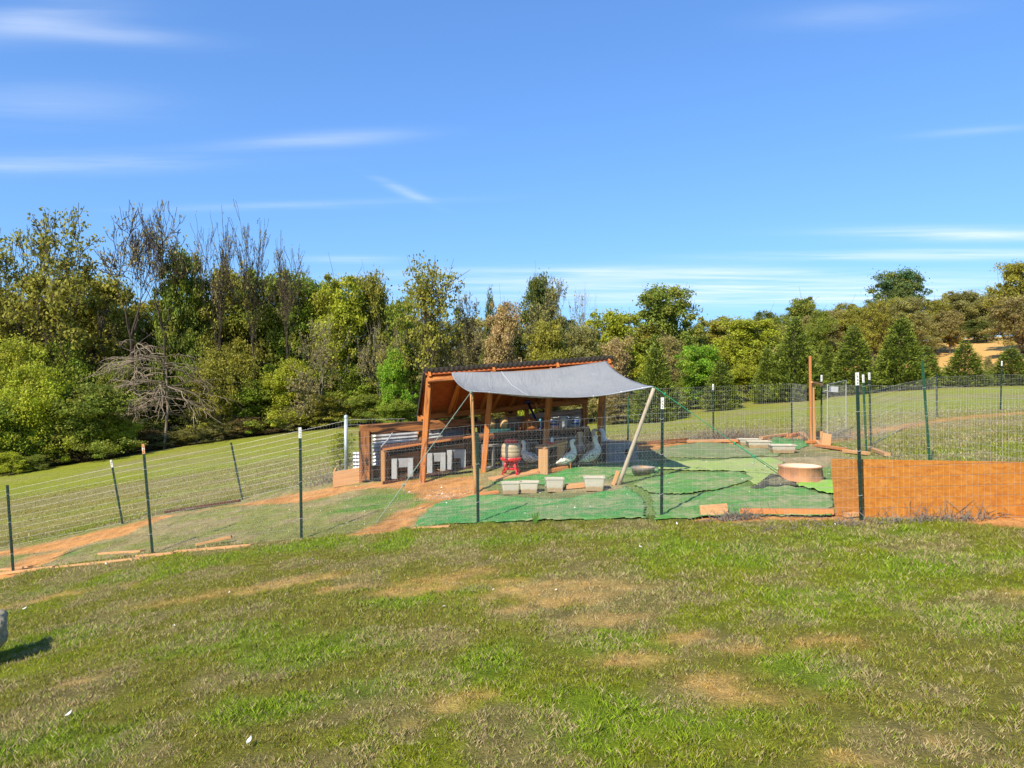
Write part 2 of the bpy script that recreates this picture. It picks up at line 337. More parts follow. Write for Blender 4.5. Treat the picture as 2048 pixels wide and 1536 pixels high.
def turf(name, c1, c2, c3, am=.5):
    m, t, b = base_mat(name, .9); co = t.nodes.new('ShaderNodeTexCoord').outputs['Object']
    a = noise(t, co, 3.0, 6, .65); f_ = noise(t, co, 90, 3, .7)
    col = mixc(t, mrange(t, f_, .35, .65), c1, c2); col = mixc(t, mrange(t, a, .44, .60, 0, am), col, c3); col = mixc(t, mrange(t, noise(t, mapping(t, co, (1, 2.5, 1)), 1.7, 7, .72), .47, .60, 0, .75), col, (.32, .28, .16))
    col = mixc(t, mrange(t, noise(t, co, 11, 6, .75), .42, .60, 0, .75), col, c2); col = mixc(t, mrange(t, noise(t, co, 24, 5, .7), .60, .72, 0, .85), col, (.40, .35, .22))
    t.links.new(col, b.inputs['Base Color']); bump(t, b, f_, .7, .01); return m
M['turf_em'] = turf('emerald_turf', (.05, .27, .05), (.03, .19, .035), (.18, .23, .085), .85)
M['turf_mid'] = turf('faded_green_turf', (.085, .26, .05), (.06, .19, .035), (.24, .25, .10), .85)
M['turf_yel'] = turf('yellow_green_turf', (.29, .38, .10), (.22, .31, .075), (.36, .34, .18), .6)
M['turf_grey'] = turf('muddy_green_turf', (.16, .225, .08), (.12, .17, .06), (.20, .175, .10), .8)
M['turf_lime'] = turf('lime_turf', (.23, .45, .05), (.17, .36, .04), (.25, .38, .1), .4)
M['turf_back'] = turf('black_turf_backing', (.05, .058, .04), (.03, .036, .028), (.09, .08, .06))

# ------------------------------------------------------------------ ground colours (surface colours by place; shade between near grass blades painted in)
def poly(pxs): return np.array([gnd(*p)[:2] for p in pxs])
def pmask(x, y, pl, soft=.18, nz=.22, seed=3):
    x = np.asarray(x); y = np.asarray(y); ins = np.zeros(x.shape, bool); dm = np.full(x.shape, 1e9)
    bb = (x > pl[:, 0].min()-1.5) & (x < pl[:, 0].max()+1.5) & (y > pl[:, 1].min()-1.5) & (y < pl[:, 1].max()+1.5)
    xs = x[bb]; ys = y[bb]; I = np.zeros(xs.shape, bool); D = np.full(xs.shape, 1e9)
    for i in range(len(pl)):
        a = pl[i]; b = pl[(i+1) % len(pl)]; d = b-a
        c = (a[1] > ys) != (b[1] > ys); xi = a[0]+(ys-a[1])/(d[1]+1e-12)*d[0]; I ^= c & (xs < xi)
        t_ = np.clip(((xs-a[0])*d[0]+(ys-a[1])*d[1])/(d@d+1e-9), 0, 1); D = np.minimum(D, np.hypot(xs-a[0]-t_*d[0], ys-a[1]-t_*d[1]))
    s = np.where(I, D, -D)+(fbm(xs, ys, 2.6, 4, seed)-.5)*2*nz
    o = np.zeros(x.shape); o[bb] = sstep(-soft/2, soft/2, s); return o
DIRT = [poly(q) for q in (
 [(-60,1118),(0,1104),(245,1052),(300,1036),(470,1010),(665,974),(735,968),(850,958),(955,950),(958,992),(900,1008),(845,1000),(835,990),(800,978),(740,975),(690,985),(600,1006),(440,1014),(330,1036),(250,1070),(140,1098),(0,1110),(-60,1125)],
 [(-40,1165),(0,1143),(60,1112),(140,1098),(115,1118),(30,1150)], [(700,1070),(780,1032),(850,1003),(885,1005),(850,1022),(820,1050),(790,1066)],
 [(1205,893),(1350,884),(1500,876),(1620,868),(1620,876),(1480,888),(1300,898),(1215,906)], [(1630,890),(1700,866),(1870,838),(2060,822),(2060,828),(1870,846),(1760,866),(1700,882)],
 [(1840,1025),(2090,1010),(2150,1060),(1960,1050)], [(1365,1025),(1500,1018),(1680,1020),(1740,1042),(1600,1040),(1380,1042)])]
BROWN = [poly(q) for q in ([(1390,890),(1520,884),(1600,900),(1680,905),(1680,925),(1530,925),(1400,912)], [(980,960),(1230,955),(1240,985),(1130,1000),(990,1000)], [(1210,900),(1330,890),(1330,925),(1220,935)])]
TURFBASE = poly([(840, 1052), (880, 1010), (965, 985), (985, 960), (1110, 950), (1230, 905), (1310, 905), (1400, 884), (1480, 890), (1560, 905), (1620, 915), (1680, 930), (1690, 1033), (1300, 1040), (960, 1048)])
TAN = [poly(q) for q in ([(1530,915),(1670,912),(1670,935),(1600,932),(1540,930)], [(1120,985),(1240,960),(1240,985)])]
STRAWP = [(440,1190,1.05,.16), (540,1172,1.0,.14), (600,1158,.7,.1), (60,1205,1.3,.16), (130,1190,.9,.14), (890,1152,1.0,.16), (960,1165,.8,.12), (850,1180,.7,.12), (1090,1180,.9,.2), (1130,1195,.6,.14), (1020,1220,.25,.1), (905,1405,.26,.12), (945,1395,.18,.1),
          (1370,1275,.22,.09), (1510,1300,.3,.09), (1440,1370,.26,.12), (1535,1400,.30,.12), (1480,1395,.2,.1), (150,1365,.22,.1), (700,1175,.6,.1), (1280,1320,.4,.1), (1640,1285,.4,.12), (1870,1480,.22,.08), (1700,1520,.2,.06), (1200,1240,.5,.1), (820,1450,.12,.06), (2030,1190,.25,.1)]
GREENP = [(560,1098,1.9,.22), (330,1140,1.9,.25), (820,1085,1.2,.2), (1010,1083,1.1,.25), (1190,1072,1.1,.22), (1390,1095,1.3,.35), (1180,1290,.6,.2), (1500,1110,1.2,.4), (1720,1075,1.2,.3), (470,1270,.8,.25), (120,1270,.9,.25), (640,1300,.7,.25), (560,1410,.5,.2), (1000,1330,.4,.2), (1230,1430,.5,.22), (1420,1470,.5,.2), (60,1490,.5,.2), (180,1500,.4,.2), (1720,1200,1.2,.3), (1960,1240,.8,.3), (1610,1340,.4,.15), (820,1200,.8,.15), (740,1370,.4,.2), (1860,1130,1.,.3)]
def spots(x, y, L, nz=.9, seed=11):
    o = np.zeros(np.shape(x)); wn = (fbm(x, y, 3.2, 5, seed)-.45)*2.6*nz
    for (px, py, a, b) in L:
        g = SPC.setdefault((px, py), gnd(px, py)); q = np.hypot((x-g[0])/(a*.8), (y-g[1])/(b*1.5)); o = np.maximum(o, sstep(1.3, .2, q+wn))
    return o
SPC = {}
FENCE_Y = None
def groundcol(x, y, base=False):
    x = np.asarray(x, float); y = np.asarray(y, float)
    n1_ = fbm(x, y, .55, 4, 21); n2_ = fbm(x, y, 2.3, 4, 31); n3_ = fbm(x, y, 8, 3, 41)
    def m3(c): return np.array(c)[None, :]*np.ones((len(x), 1))
    green = m3((.25, .27, .016)); olive = m3((.25, .23, .034)); grey = m3((.31, .245, .09))
    c = olive+(green-olive)*sstep(.42, .58, n1_)[:, None]; c = c+(grey-c)*sstep(.50, .64, n2_)[:, None]*.8
    gp = spots(x, y, GREENP)[:, None]; c = c+(m3((.20, .30, .015))-c)*gp*.85
    sp = spots(x, y, STRAWP, .75, 13)[:, None]; c = c+(m3((.52, .32, .105))-c)*sp*(.45+.4*sstep(.40, .62, fbm(x, y, 11, 3, 301))[:, None])
    d = np.hypot(x, y)
    # mown meadow beyond the pen: green and olive bands following the slope
    far = sstep(13.2, 16, y+.02*x)
    band = fbm(x*.22+3, y, .22, 3, 51)
    cf = m3((.215, .185, .042))+(m3((.205, .22, .022))-m3((.215, .185, .042)))*sstep(.40, .62, band+.25*sstep(18, 30, y)-.05)[:, None]
    cf = cf+(m3((.235, .20, .085))-cf)*(sstep(.5, .66, fbm(x*.5, y, .5, 4, 61))*.7)[:, None]
    cf = cf+(m3((.24, .185, .075))-cf)*(sstep(24, 15, y)*.8*sstep(.3, .6, fbm(x*.6, y*1.6, .5, 4, 77)))[:, None]
    c = c+(cf-c)*far[:, None]
    # pen: worn dead grass
    inpen = np.zeros(len(x))
    pen = np.array([[-9.8, 11.5], [-7.08, 10.5], [-4.7, 9.75], [-2.6, 9.15], [-.4, 8.8], [1.7, 8.45], [3.55, 7.55], [5.95, 6.9], [5.9, 10.5], [5.75, 12], [5.95, 14.6], [6.3, 16.6], [2.3, 15], [1.5, 14], [-3, 13.7], [-4.9, 13.6], [-6.9, 13.1], [-10.5, 13.4]])
    inpen = pmask(x, y, pen, .1, .03)
    pc = m3((.28, .225, .10))+(m3((.20, .205, .05))-m3((.28, .225, .10)))*sstep(.45, .6, n2_)[:, None]
    gp2 = spots(x, y, [(760,1000,.9,.3), (850,1008,.5,.2), (700,1020,.9,.2), (100,1118,.8,.12)], .5, 15)[:, None]; pc = pc+(m3((.10, .20, .03))-pc)*gp2
    c = c+(pc-c)*inpen[:, None]
    c = c+(m3((.13, .215, .055))-c)*(pmask(x, y, TURFBASE, .35, .12)*.85)[:, None]
    for pl in BROWN: c = c+(m3((.18, .165, .08))-c)*(pmask(x, y, pl, .3, .25)*.7)[:, None]
    for pl in TAN: c = c+(m3((.36, .27, .15))-c)*(pmask(x, y, pl, .3, .2)*.8)[:, None]
    dm = np.zeros(len(x))
    for pl in DIRT: dm = np.maximum(dm, pmask(x, y, pl, .16, .13, 7)*(.5 if pl is DIRT[4] else 1))
    dc = m3((.56, .27, .09))+(m3((.40, .17, .07))-m3((.56, .255, .105)))*sstep(.4, .65, n3_*.6+n2_*.4)[:, None]
    c = c+(dc-c)*dm[:, None]
    c = c*(0.88+.24*n3_[:, None])
    if base: c = c*(1-.46*(1-.6*sp[:, 0])*((1-dm)*(1-far)*(1-inpen)))[:, None]  # near soil darkened to paint in the shade between grass blades
    # woodland floor and the hay field on the far hill
    we = np.interp(x, [-60, -26, -18.5, -9.6, -3, 4, 8], [37, 38.5, 44, 47, 46, 45, 47]); wf = sstep(-.6, 1.0, y-we+2*(n1_-.5))*sstep(8, 6, x)
    c = c+(m3((.085, .062, .04))-c)*wf[:, None]
    hay = sstep(85, 100, y)*sstep(45, 60, x)
    c = c+(m3((.62, .37, .12))*(1-.25*sstep(.4, .6, fbm(x*.12, y, .25, 4, 71)))[:, None]-c)*hay[:, None]
    mid = sstep(52, 60, y)*(1-sstep(85, 100, y))*sstep(8, 12, x); c = c+(m3((.14, .15, .06))-c)*mid[:, None]
    return c, dm, inpen, sp[:, 0], gp[:, 0]

def axis_(lo, hi, fine, outer):
    a = list(np.arange(lo, hi, fine)); s = fine; q = hi
    while q < outer: a.append(q); s *= 1.16; q += s
    s = fine; q = lo-fine; pre = []
    while q > -outer: pre.append(q); s *= 1.16; q -= s
    return np.array(pre[::-1]+a)
xs = axis_(-9.5, 9.5, .075, 700); ys = axis_(2.4, 17, .075, 900)
X, Y = np.meshgrid(xs, ys); Z = H(X, Y)
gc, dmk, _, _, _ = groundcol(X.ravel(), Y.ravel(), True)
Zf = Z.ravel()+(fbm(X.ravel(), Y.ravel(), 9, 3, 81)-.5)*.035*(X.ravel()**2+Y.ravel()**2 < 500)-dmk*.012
nx, ny = len(xs), len(ys); idx = np.arange(nx*ny).reshape(ny, nx)
FQ = np.stack([idx[:-1, :-1], idx[:-1, 1:], idx[1:, 1:], idx[1:, :-1]], -1).reshape(-1, 4)
def gmat():
    m, t, b = base_mat('ground_surface', .95, 0, .12); at = t.nodes.new('ShaderNodeAttribute'); at.attribute_name = 'col'
    co = t.nodes.new('ShaderNodeTexCoord').outputs['Object']
    f_ = noise(t, co, 55, 4, .7); g_ = noise(t, mapping(t, co, (1, .6, 1)), 7, 6, .7); h_ = noise(t, co, 1.3, 5, .6)
    k = math_node(t, 'MULTIPLY', mrange(t, f_, .25, .75, .62, 1.4), math_node(t, 'MULTIPLY', mrange(t, g_, .3, .7, .74, 1.28), mrange(t, h_, .3, .7, .9, 1.1)))
    vm = t.nodes.new('ShaderNodeVectorMath'); vm.operation = 'SCALE'; t.links.new(at.outputs['Color'], vm.inputs[0]); t.links.new(k, vm.inputs['Scale'])
    t.links.new(vm.outputs[0], b.inputs['Base Color']); bump(t, b, math_node(t, 'ADD', f_, math_node(t, 'MULTIPLY', g_, 2.)), .8, .03); return m
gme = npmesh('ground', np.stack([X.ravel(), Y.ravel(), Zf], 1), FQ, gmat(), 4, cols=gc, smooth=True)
go = bpy.data.objects.new('ground', gme); COL.objects.link(go); tag(go, 'sloping lawn and red earth ground', None, None, 'structure')

# ------------------------------------------------------------------ trees
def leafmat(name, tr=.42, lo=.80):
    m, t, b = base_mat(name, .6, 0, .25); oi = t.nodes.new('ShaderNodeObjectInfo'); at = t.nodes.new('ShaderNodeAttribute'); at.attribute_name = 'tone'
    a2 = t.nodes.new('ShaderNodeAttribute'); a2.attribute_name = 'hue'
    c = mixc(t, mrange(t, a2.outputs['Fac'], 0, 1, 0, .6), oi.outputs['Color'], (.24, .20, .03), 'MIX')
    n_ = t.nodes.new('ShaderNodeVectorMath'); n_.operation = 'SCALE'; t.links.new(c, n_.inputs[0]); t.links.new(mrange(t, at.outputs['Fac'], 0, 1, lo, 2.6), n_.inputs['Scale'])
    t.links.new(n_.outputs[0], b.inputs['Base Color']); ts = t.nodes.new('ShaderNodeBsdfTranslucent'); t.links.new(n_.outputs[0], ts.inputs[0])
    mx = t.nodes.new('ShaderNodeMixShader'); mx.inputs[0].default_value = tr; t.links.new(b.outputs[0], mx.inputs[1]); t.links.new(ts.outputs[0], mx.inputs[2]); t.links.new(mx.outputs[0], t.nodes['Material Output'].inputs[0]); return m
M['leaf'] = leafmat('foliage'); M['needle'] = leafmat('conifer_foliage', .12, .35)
def barkm(name, c1, c2):
    m, t, b = base_mat(name, .9); co = t.nodes.new('ShaderNodeTexCoord').outputs['Object']; nn = noise(t, mapping(t, co, (6, 6, 1.5)), 1.5, 6, .65)
    t.links.new(mixc(t, mrange(t, nn, .35, .65), c1, c2), b.inputs['Base Color']); bump(t, b, nn, .6, .03); return m
M['bark'] = barkm('grey_brown_bark', (.12, .09, .065), (.055, .04, .03)); M['bark_dark'] = barkm('dark_bark', (.085, .06, .045), (.035, .026, .02)); M['bark_pale'] = barkm('pale_dead_wood', (.30, .235, .165), (.17, .125, .085)); M['bark_grey'] = barkm('grey_twigs', (.24, .205, .165), (.13, .105, .085))
def leaves(cent, rad, per, size, r, up=.35, aspect=.55, flat=.7):
    """leaf quads scattered about clump centres"""
    nC = len(cent); tot = nC*per; ci = np.repeat(np.arange(nC), per)
    off = r.normal(size=(tot, 3)); off /= np.linalg.norm(off, axis=1)[:, None]; off *= (r.random(tot)**.45*np.where(r.random(tot) < .18, 1.7, 1.))[:, None]
    off[:, 2] *= flat; p = cent[ci]+off*rad[ci][:, None]
    nrm = r.normal(size=(tot, 3))+off*.9; nrm[:, 2] += up; nrm /= np.linalg.norm(nrm, axis=1)[:, None]
    a = np.cross(nrm, r.normal(size=(tot, 3))); a /= np.linalg.norm(a, axis=1)[:, None]; b_ = np.cross(nrm, a)
    s = size*(.6+.8*r.random(tot))[:, None]
    V = np.stack([p-a*s, p-b_*s*aspect+nrm*s*.15, p+a*s, p+b_*s*aspect+nrm*s*.15], 1).reshape(-1, 3)
    Fq_ = np.arange(tot*4).reshape(-1, 4)
    ct = r.random(nC); ch = r.random(nC)
    tone = np.clip(.55*ct[ci]+.45*r.random(tot), 0, 1); hue = np.clip(ch[ci]**2*.7+.5*(r.random(tot)**3), 0, 1)
    return V, Fq_, np.repeat(tone, 4), np.repeat(hue, 4)
def branchtree(mb, r, p, d, L, rad, depth, kids=3, spread=.5, upb=.12, rmin=.018, segs=3, shrink=.68, tips=None, n=5):
    pts = [p]; rr = [rad]; q = p.copy(); dd = d/np.linalg.norm(d)
    for i in range(segs):
        dd = dd+r.normal(size=3)*.19+np.array([0, 0, upb]); dd /= np.linalg.norm(dd); q = q+dd*L/segs; pts.append(q); rr.append(max(rmin, rad*(1-.42*(i+1)/segs)))
    mb.tube(pts, rr, n if rad > .05 else 3, caps=False)
    if depth == 0:
        if tips is not None: tips.append(q)
        return
    for k in range(kids+(r.random() < .35)):
        j = segs if k < 2 else max(1, int(r.integers(1, segs+1)))
        a = r.normal(size=3); a -= dd*a.dot(dd); a /= np.linalg.norm(a)+1e-9
        nd = dd+a*spread*(.6+.8*r.random())
        branchtree(mb, r, pts[j], nd, L*shrink*(.75+.5*r.random()), max(rmin, rr[j]*.66), depth-1, kids, spread, upb, rmin, segs, shrink, tips, n)
ARCH = {}
def arch_leafy(key, seed, zlo=2.2, nC0=95, per0=170, cr=3.4, size=.15, crad=(.55, 1.05), lobes=7, bark='bark', gap=.0, top=10., limb=9, base_narrow=.55):
    nC = int(nC0*1.7); per = int(per0*.62); r = np.random.default_rng(seed)
    # lobes give the uneven outline
    lob = []
    for i in range(lobes):
        z = zlo+(top-zlo)*(.25+.68*((i+.5)/lobes)); k = math.sin(math.pi*min(1, (z-zlo)/(top-zlo)*.82+.14)); an = r.random()*6.28
        rr = cr*.55*k*r.random()**.5*1.2; lob.append([rr*math.cos(an), rr*math.sin(an), z-.6, cr*(.40+.28*r.random())])
    lob.append([0, 0, top-1.5, cr*.42]); lob = np.array(lob)
    cent = []
    while len(cent) < nC:
        l = lob[r.integers(len(lob))]; v = r.normal(size=3); v /= np.linalg.norm(v); q = l[:3]+v*l[3]*(.5+.68*r.random())*np.array([1.1, 1.1, .85])
        if q[2] > zlo*.8 and q[2] < top: cent.append(q)
    cent = np.array(cent); rad = crad[0]*.62+(crad[1]-crad[0]*.5)*r.random(nC)**1.6
    V, Fq_, tone, hue = leaves(cent, rad, per, size, r)
    cm = npmesh('crown', V, Fq_, M['leaf'], 4, {'tone': tone, 'hue': hue})
    mb = MB(); tz = zlo+(top-zlo)*.45; lean = r.normal(size=2)*.25
    tp = [np.array([0, 0, -.3]), np.array([0, 0, zlo*.5]), np.array([lean[0]*.5, lean[1]*.5, zlo]), np.array([lean[0], lean[1], tz]), np.array([lean[0]*1.5, lean[1]*1.5, tz+(top-tz)*.6])]
    mb.tube(tp, [.24, .19, .17, .12, .03], 8)
    for k in range(limb):
        c = cent[r.integers(nC)]; st = tp[2]+(tp[3]-tp[2])*r.random(); md = (st+c)/2+np.array([0, 0, -.25])+r.normal(size=3)*.2
        mb.tube([st, md, c], [.08, .05, .02], 5, caps=False)
    for k in range(limb*3):
        c = cent[r.integers(nC)]; e = c+r.normal(size=3)*.9+np.array([0, 0, .35]); s_ = c*np.array([.55, .55, .9]); mb.tube([s_, (s_+e)/2+r.normal(size=3)*.12, e], [.035, .02, .012], 3, caps=False)
    tm = mb.build('trunk', M[bark]); ARCH[key] = (cm, tm.data); bpy.data.objects.remove(tm)
def arch_conifer(key, seed, nb=2600, per=9):
    r = np.random.default_rng(seed); tot = nb
    z = 10*(1-(1-r.random(tot))**.52*1.0); z = np.clip(10-(10-.1)*np.sqrt(r.random(tot)), .1, 9.9)
    prof = lambda q: 2.6*np.clip((10-q)/10, 0, 1)**.92*(.72+.28*np.clip(q/1.2, 0, 1))+.05
    an = r.random(tot)*6.283; lump = 1+.16*np.sin(an*3+z*1.3+seed)+.12*np.sin(an*7-z*2.1)
    lump = lump*(1+.12*np.sin(z*7.5+np.sin(an*2)*2)); rad = prof(z)*lump*(.42+.62*r.random(tot)**.5); b0 = np.stack([rad*np.cos(an), rad*np.sin(an), z], 1)
    outd = np.stack([np.cos(an), np.sin(an), .55+.5*r.random(tot)], 1); outd += r.normal(size=(tot, 3))*.25; outd /= np.linalg.norm(outd, axis=1)[:, None]
    ci = np.repeat(np.arange(tot), per); tt = r.random(len(ci)); L = .55*(.6+.6*r.random(tot))
    p = b0[ci]+outd[ci]*(tt*L[ci])[:, None]+r.normal(size=(len(ci), 3))*.09
    a = outd[ci]+r.normal(size=(len(ci), 3))*.4; a /= np.linalg.norm(a, axis=1)[:, None]; nr = r.normal(size=(len(ci), 3)); b_ = np.cross(a, nr); b_ /= np.linalg.norm(b_, axis=1)[:, None]
    s = (.13*(.6+.8*r.random(len(ci))))[:, None]
    V = np.stack([p-a*s, p-b_*s*.32, p+a*s*1.2, p+b_*s*.32], 1).reshape(-1, 3); tone = np.clip(.35*r.random(tot)[ci]+.55*tt**1.5+.15*r.random(len(ci))-.12, 0, 1)  # inner ends toned darker: shade inside the crown painted in, tips brighter
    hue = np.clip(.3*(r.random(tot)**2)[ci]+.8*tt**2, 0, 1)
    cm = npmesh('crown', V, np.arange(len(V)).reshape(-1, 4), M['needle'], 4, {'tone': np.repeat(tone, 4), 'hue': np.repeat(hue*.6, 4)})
    mb = MB(); mb.tube([(0, 0, -.3), (0, 0, 1), (0, 0, 9.3)], [.17, .14, .03], 7)
    for k in range(30): q = r.random(); zz = .4+8*q; an_ = r.random()*6.28; mb.tube([(0, 0, zz), (math.cos(an_)*prof(zz)*.7, math.sin(an_)*prof(zz)*.7, zz+.35)], [.035, .012], 3, caps=False)
    tm = mb.build('trunk', M['bark_dark']); ARCH[key] = (cm, tm.data); bpy.data.objects.remove(tm)
class Rec:
    def __init__(s): s.t = []
    def tube(s, pts, rr, n=5, caps=False): s.t.append((np.array(pts), rr, n))
def arch_bare(key, seed, stems, depth=4, bark='bark_dark', spread=.42, upb=.14, L0=2.6, leafn=500, shrink=.72, kids=2, rad=.16, z0=4., leafsize=.09, rmin=.012, wide=.35, low=0):
    r = np.random.default_rng(seed); rc = Rec(); tips = []
    for k in range(stems):
        an = 6.28*k/stems+r.random(); d = np.array([math.cos(an)*wide, math.sin(an)*wide, 1.])
        branchtree(rc, r, np.array([0, 0, 0.]), d, L0*(.8+.5*r.random()), rad, depth, kids, spread, upb, rmin, 3, shrink, tips, 6)
    V = np.concatenate([t_[0] for t_ in rc.t]); top = np.percentile(V[:, 2], 99.8); wid = np.percentile(np.hypot(V[:, 0], V[:, 1]), 98); s = (10-z0)/top; sw = 3.6/wid; sc = np.array([sw, sw, s]); o0 = np.array([0, 0, z0])
    mb = MB(); rc.t = [(pp*sc+o0, rr, n) for (pp, rr, n) in rc.t]
    for (pp, rr, n) in rc.t: mb.tube(pp, rr, n, caps=False)
    mb.tube([(0, .1, -.3), (.12, 0, z0*.4), (-.06, .05, z0*.75), (0, 0, z0+.1)], [rad*1.5, rad*1.35, rad*1.25, rad*1.15], 7)
    for k in range(low):
        zz = z0*r.uniform(.35, 1); an = r.random()*6.28; L = r.uniform(.8, 2.2); a = np.array([0, 0, zz]); b = a+np.array([math.cos(an)*L*.5, math.sin(an)*L*.5, r.uniform(-.1, .5)]); c = b+np.array([math.cos(an)*L*.5, math.sin(an)*L*.5, r.uniform(-.5, .6)])+r.normal(size=3)*.15
        mb.tube([a, b, c], [.035, .022, .012], 4, caps=False)
    tm = mb.build('trunk', M[bark]); T = np.array(tips)*sc+o0; cm = None; sc = np.ones(3)
    if leafn:
        AP = np.concatenate([t_[0][1:] for t_ in rc.t if t_[2] == 3 or True][len(rc.t)//6:])*sc; sel = AP[r.integers(len(AP), size=leafn//2)]+r.normal(size=(leafn//2, 3))*.10; V_, F_, to, hu = leaves(sel, np.full(len(sel), .16), 2, leafsize, r, 0)
        cm = npmesh('crown', V_, F_, M['leaf'], 4, {'tone': to, 'hue': hu})
    ARCH[key] = (cm, tm.data); bpy.data.objects.remove(tm)
arch_leafy('oak', 1, 1.2, 150, 230, 3.6, .115, (.55, 1.1), 9)
arch_leafy('oval', 2, .9, 140, 230, 2.9, .11, (.5, .95), 8)
arch_leafy('loose', 3, 1.6, 105, 95, 3.4, .115, (.5, .9), 9, 'bark', limb=16)
arch_leafy('round', 4, .4, 150, 240, 3.4, .10, (.5, 1.0), 6)
arch_leafy('airy', 5, 3.2, 125, 48, 3.5, .105, (.5, .95), 10, 'bark_dark', limb=26)
arch_leafy('tall', 6, 2.0, 115, 220, 3.1, .12, (.5, 1.0), 8)
arch_leafy('shrub', 7, .35, 140, 210, 4.2, .125, (.6, 1.2), 7, limb=6)
arch_leafy('shrub2', 8, .25, 150, 150, 4.4, .12, (.6, 1.2), 8, 'bark_grey', limb=14)
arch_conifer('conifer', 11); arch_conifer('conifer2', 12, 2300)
arch_bare('bare_vase', 21, 3, 6, 'bark_dark', .50, .10, 1.6, 800, .80, 2, .085, 4.6, .075, .016, .40, 8)
arch_bare('bare_up', 22, 5, 5, 'bark_dark', .36, .17, 1.9, 900, .80, 2, .06, 3.4, .075, .016, .42, 10)
arch_bare('bare_fine', 23, 4, 6, 'bark_grey', .62, .04, 1.5, 2600, .80, 2, .07, 2.4, .09, .012, .7, 14)
arch_bare('half_dead', 25, 4, 6, 'bark_dark', .56, .07, 1.7, 8000, .80, 2, .085, 2.8, .085, .014, .6, 12)
def arch_droop(key, seed, n=38):
    r = np.random.default_rng(seed); mb = MB(); mb.tube([(0, 0, -.3), (.2, 0, 4), (.1, .1, 9)], [.08, .07, .04], 7)
    for k in range(n):
        z0 = r.uniform(3.2, 9.4); an = r.random()*6.28; L = r.uniform(2.4, 4.3); rise = r.uniform(-.3, .9); dr = r.uniform(.3, 4.2)*(L/4)
        f = lambda t: np.array([math.cos(an)*L*t, math.sin(an)*L*t, z0+rise*t*2-dr*t*t])
        pts = [f(t)+r.normal(size=3)*.06 for t in np.linspace(0, 1, 8)]; mb.tube(pts, np.linspace(.055, .016, 8), 4, caps=False)
        for j in range(7):
            i = r.integers(2, 7); a2 = an+r.normal()*.7; l2 = r.uniform(.6, 1.7); d2 = r.uniform(.2, 1.6); q = pts[i]
            mb.tube([q+np.array([math.cos(a2)*l2*t, math.sin(a2)*l2*t, .15*t-d2*t*t])+r.normal(size=3)*.04*(t > 0) for t in np.linspace(0, 1, 5)], np.linspace(.024, .012, 5), 3, caps=False)
    tm = mb.build('trunk', M['bark_pale']); ARCH[key] = (None, tm.data); bpy.data.objects.remove(tm)
arch_droop('bare_pale', 5)
NAMEOF = {'conifer': 'conifer_tree', 'conifer2': 'conifer_tree', 'shrub': 'shrub', 'shrub2': 'shrub', 'bare_vase': 'bare_tree', 'bare_up': 'bare_tree', 'bare_fine': 'bare_tree', 'bare_pale': 'dead_tree', 'half_dead': 'bare_tree'}
BASEW = {'conifer': 5.0, 'conifer2': 5.0, 'shrub': 9.4, 'shrub2': 9.4}
def tree(kind, px, ytop, wpx, d, col, label, group=None, base=None, rz=None):
    """px, ytop, wpx are the silhouette seen at distance d"""
    x = (px-1024)/F*d; g = h1(x, d); zt = CZ-(ytop-768)/F*d; hgt = max(.8, zt-g); wd = wpx/F*d; s = wd/BASEW.get(kind, 7.2)
    nm = NAMEOF.get(kind, 'leafy_tree'); o = thing(nm, (x, d, g), label, 'shrub' if nm == 'shrub' else 'tree', group)
    o.rotation_euler = (0, 0, random.random()*6.28 if rz is None else rz); o.scale = (s, s, hgt/10.)
    cm, tm = ARCH[kind]
    c = bpy.data.objects.new('trunk', tm); COL.objects.link(c); c.parent = o
    if cm is not None: c = bpy.data.objects.new('crown', cm); COL.objects.link(c); c.parent = o; c.color = (*col, 1)
    return o
OL = (.175, .17, .026); GR = (.125, .18, .018); DG = (.055, .085, .02); YG = (.21, .235, .018); LM = (.13, .25, .018); BR = (.18, .15, .06); TN = (.28, .20, .10); GY = (.165, .16, .055); MG = (.105, .145, .02); BT = (.23, .27, .018)
def T(*a, **k): return tree(*a, **k)
# skyline of the left wood
T('half_dead', 20, 462, 260, 47, OL, 'olive half bare tree cut by the left picture edge')
T('half_dead', 118, 425, 290, 45, OL, 'tall half bare olive tree left of the two stemmed bare tree')
T('bare_vase', 262, 410, 200, 45, BR, 'tall bare tree, left of the pair with dark upright stems')
T('bare_vase', 330, 414, 180, 46, BR, 'tall bare tree, right of the pair with dark upright stems', rz=1.1)
T('oak', 362, 508, 110, 47, MG, 'dark green tree crown rising just right of the tall bare pair')
T('bare_up', 438, 448, 120, 45, BR, 'bare upright tree with clustered brown leaves, leftmost of three thin bare ones')
T('bare_up', 508, 436, 130, 46, BR, 'thin bare many stemmed tree, tallest in the middle of the left wood')
T('bare_up', 575, 478, 110, 46, BR, 'short bare tree leaning at the right end of the thin bare group')
T('oak', 205, 560, 190, 50, OL, 'olive crown filling the gap below the tall bare trees')
T('oak', 455, 548, 170, 49, OL, 'olive green crown under the clustered bare tree')
T('round', 535, 540, 190, 50, MG, 'rounded dark olive crown beneath the thin bare trees')
T('oak', 610, 562, 150, 49, GR, 'green crown right of the thin bare trees')
T('oval', 690, 552, 150, 48, YG, 'yellow green crown with a bright clump near the wood middle')
T('tall', 745, 545, 110, 49, OL, 'olive crown with a pointed top beside the airy round tree')
T('airy', 866, 515, 165, 44, OL, 'airy round topped tree with sky showing through, left of the shed roof')
T('loose', 800, 590, 110, 48, GR, 'green tree under the left side of the airy round tree')
T('half_dead', 925, 590, 120, 46, BR, 'grey brown half bare tree right of the airy tree')
T('conifer', 980, 576, 45, 50, DG, 'small dark pointed treetop above the shed roof left part')
T('oval', 1015, 604, 105, 44, TN, 'tan tree above the middle of the shed roof')
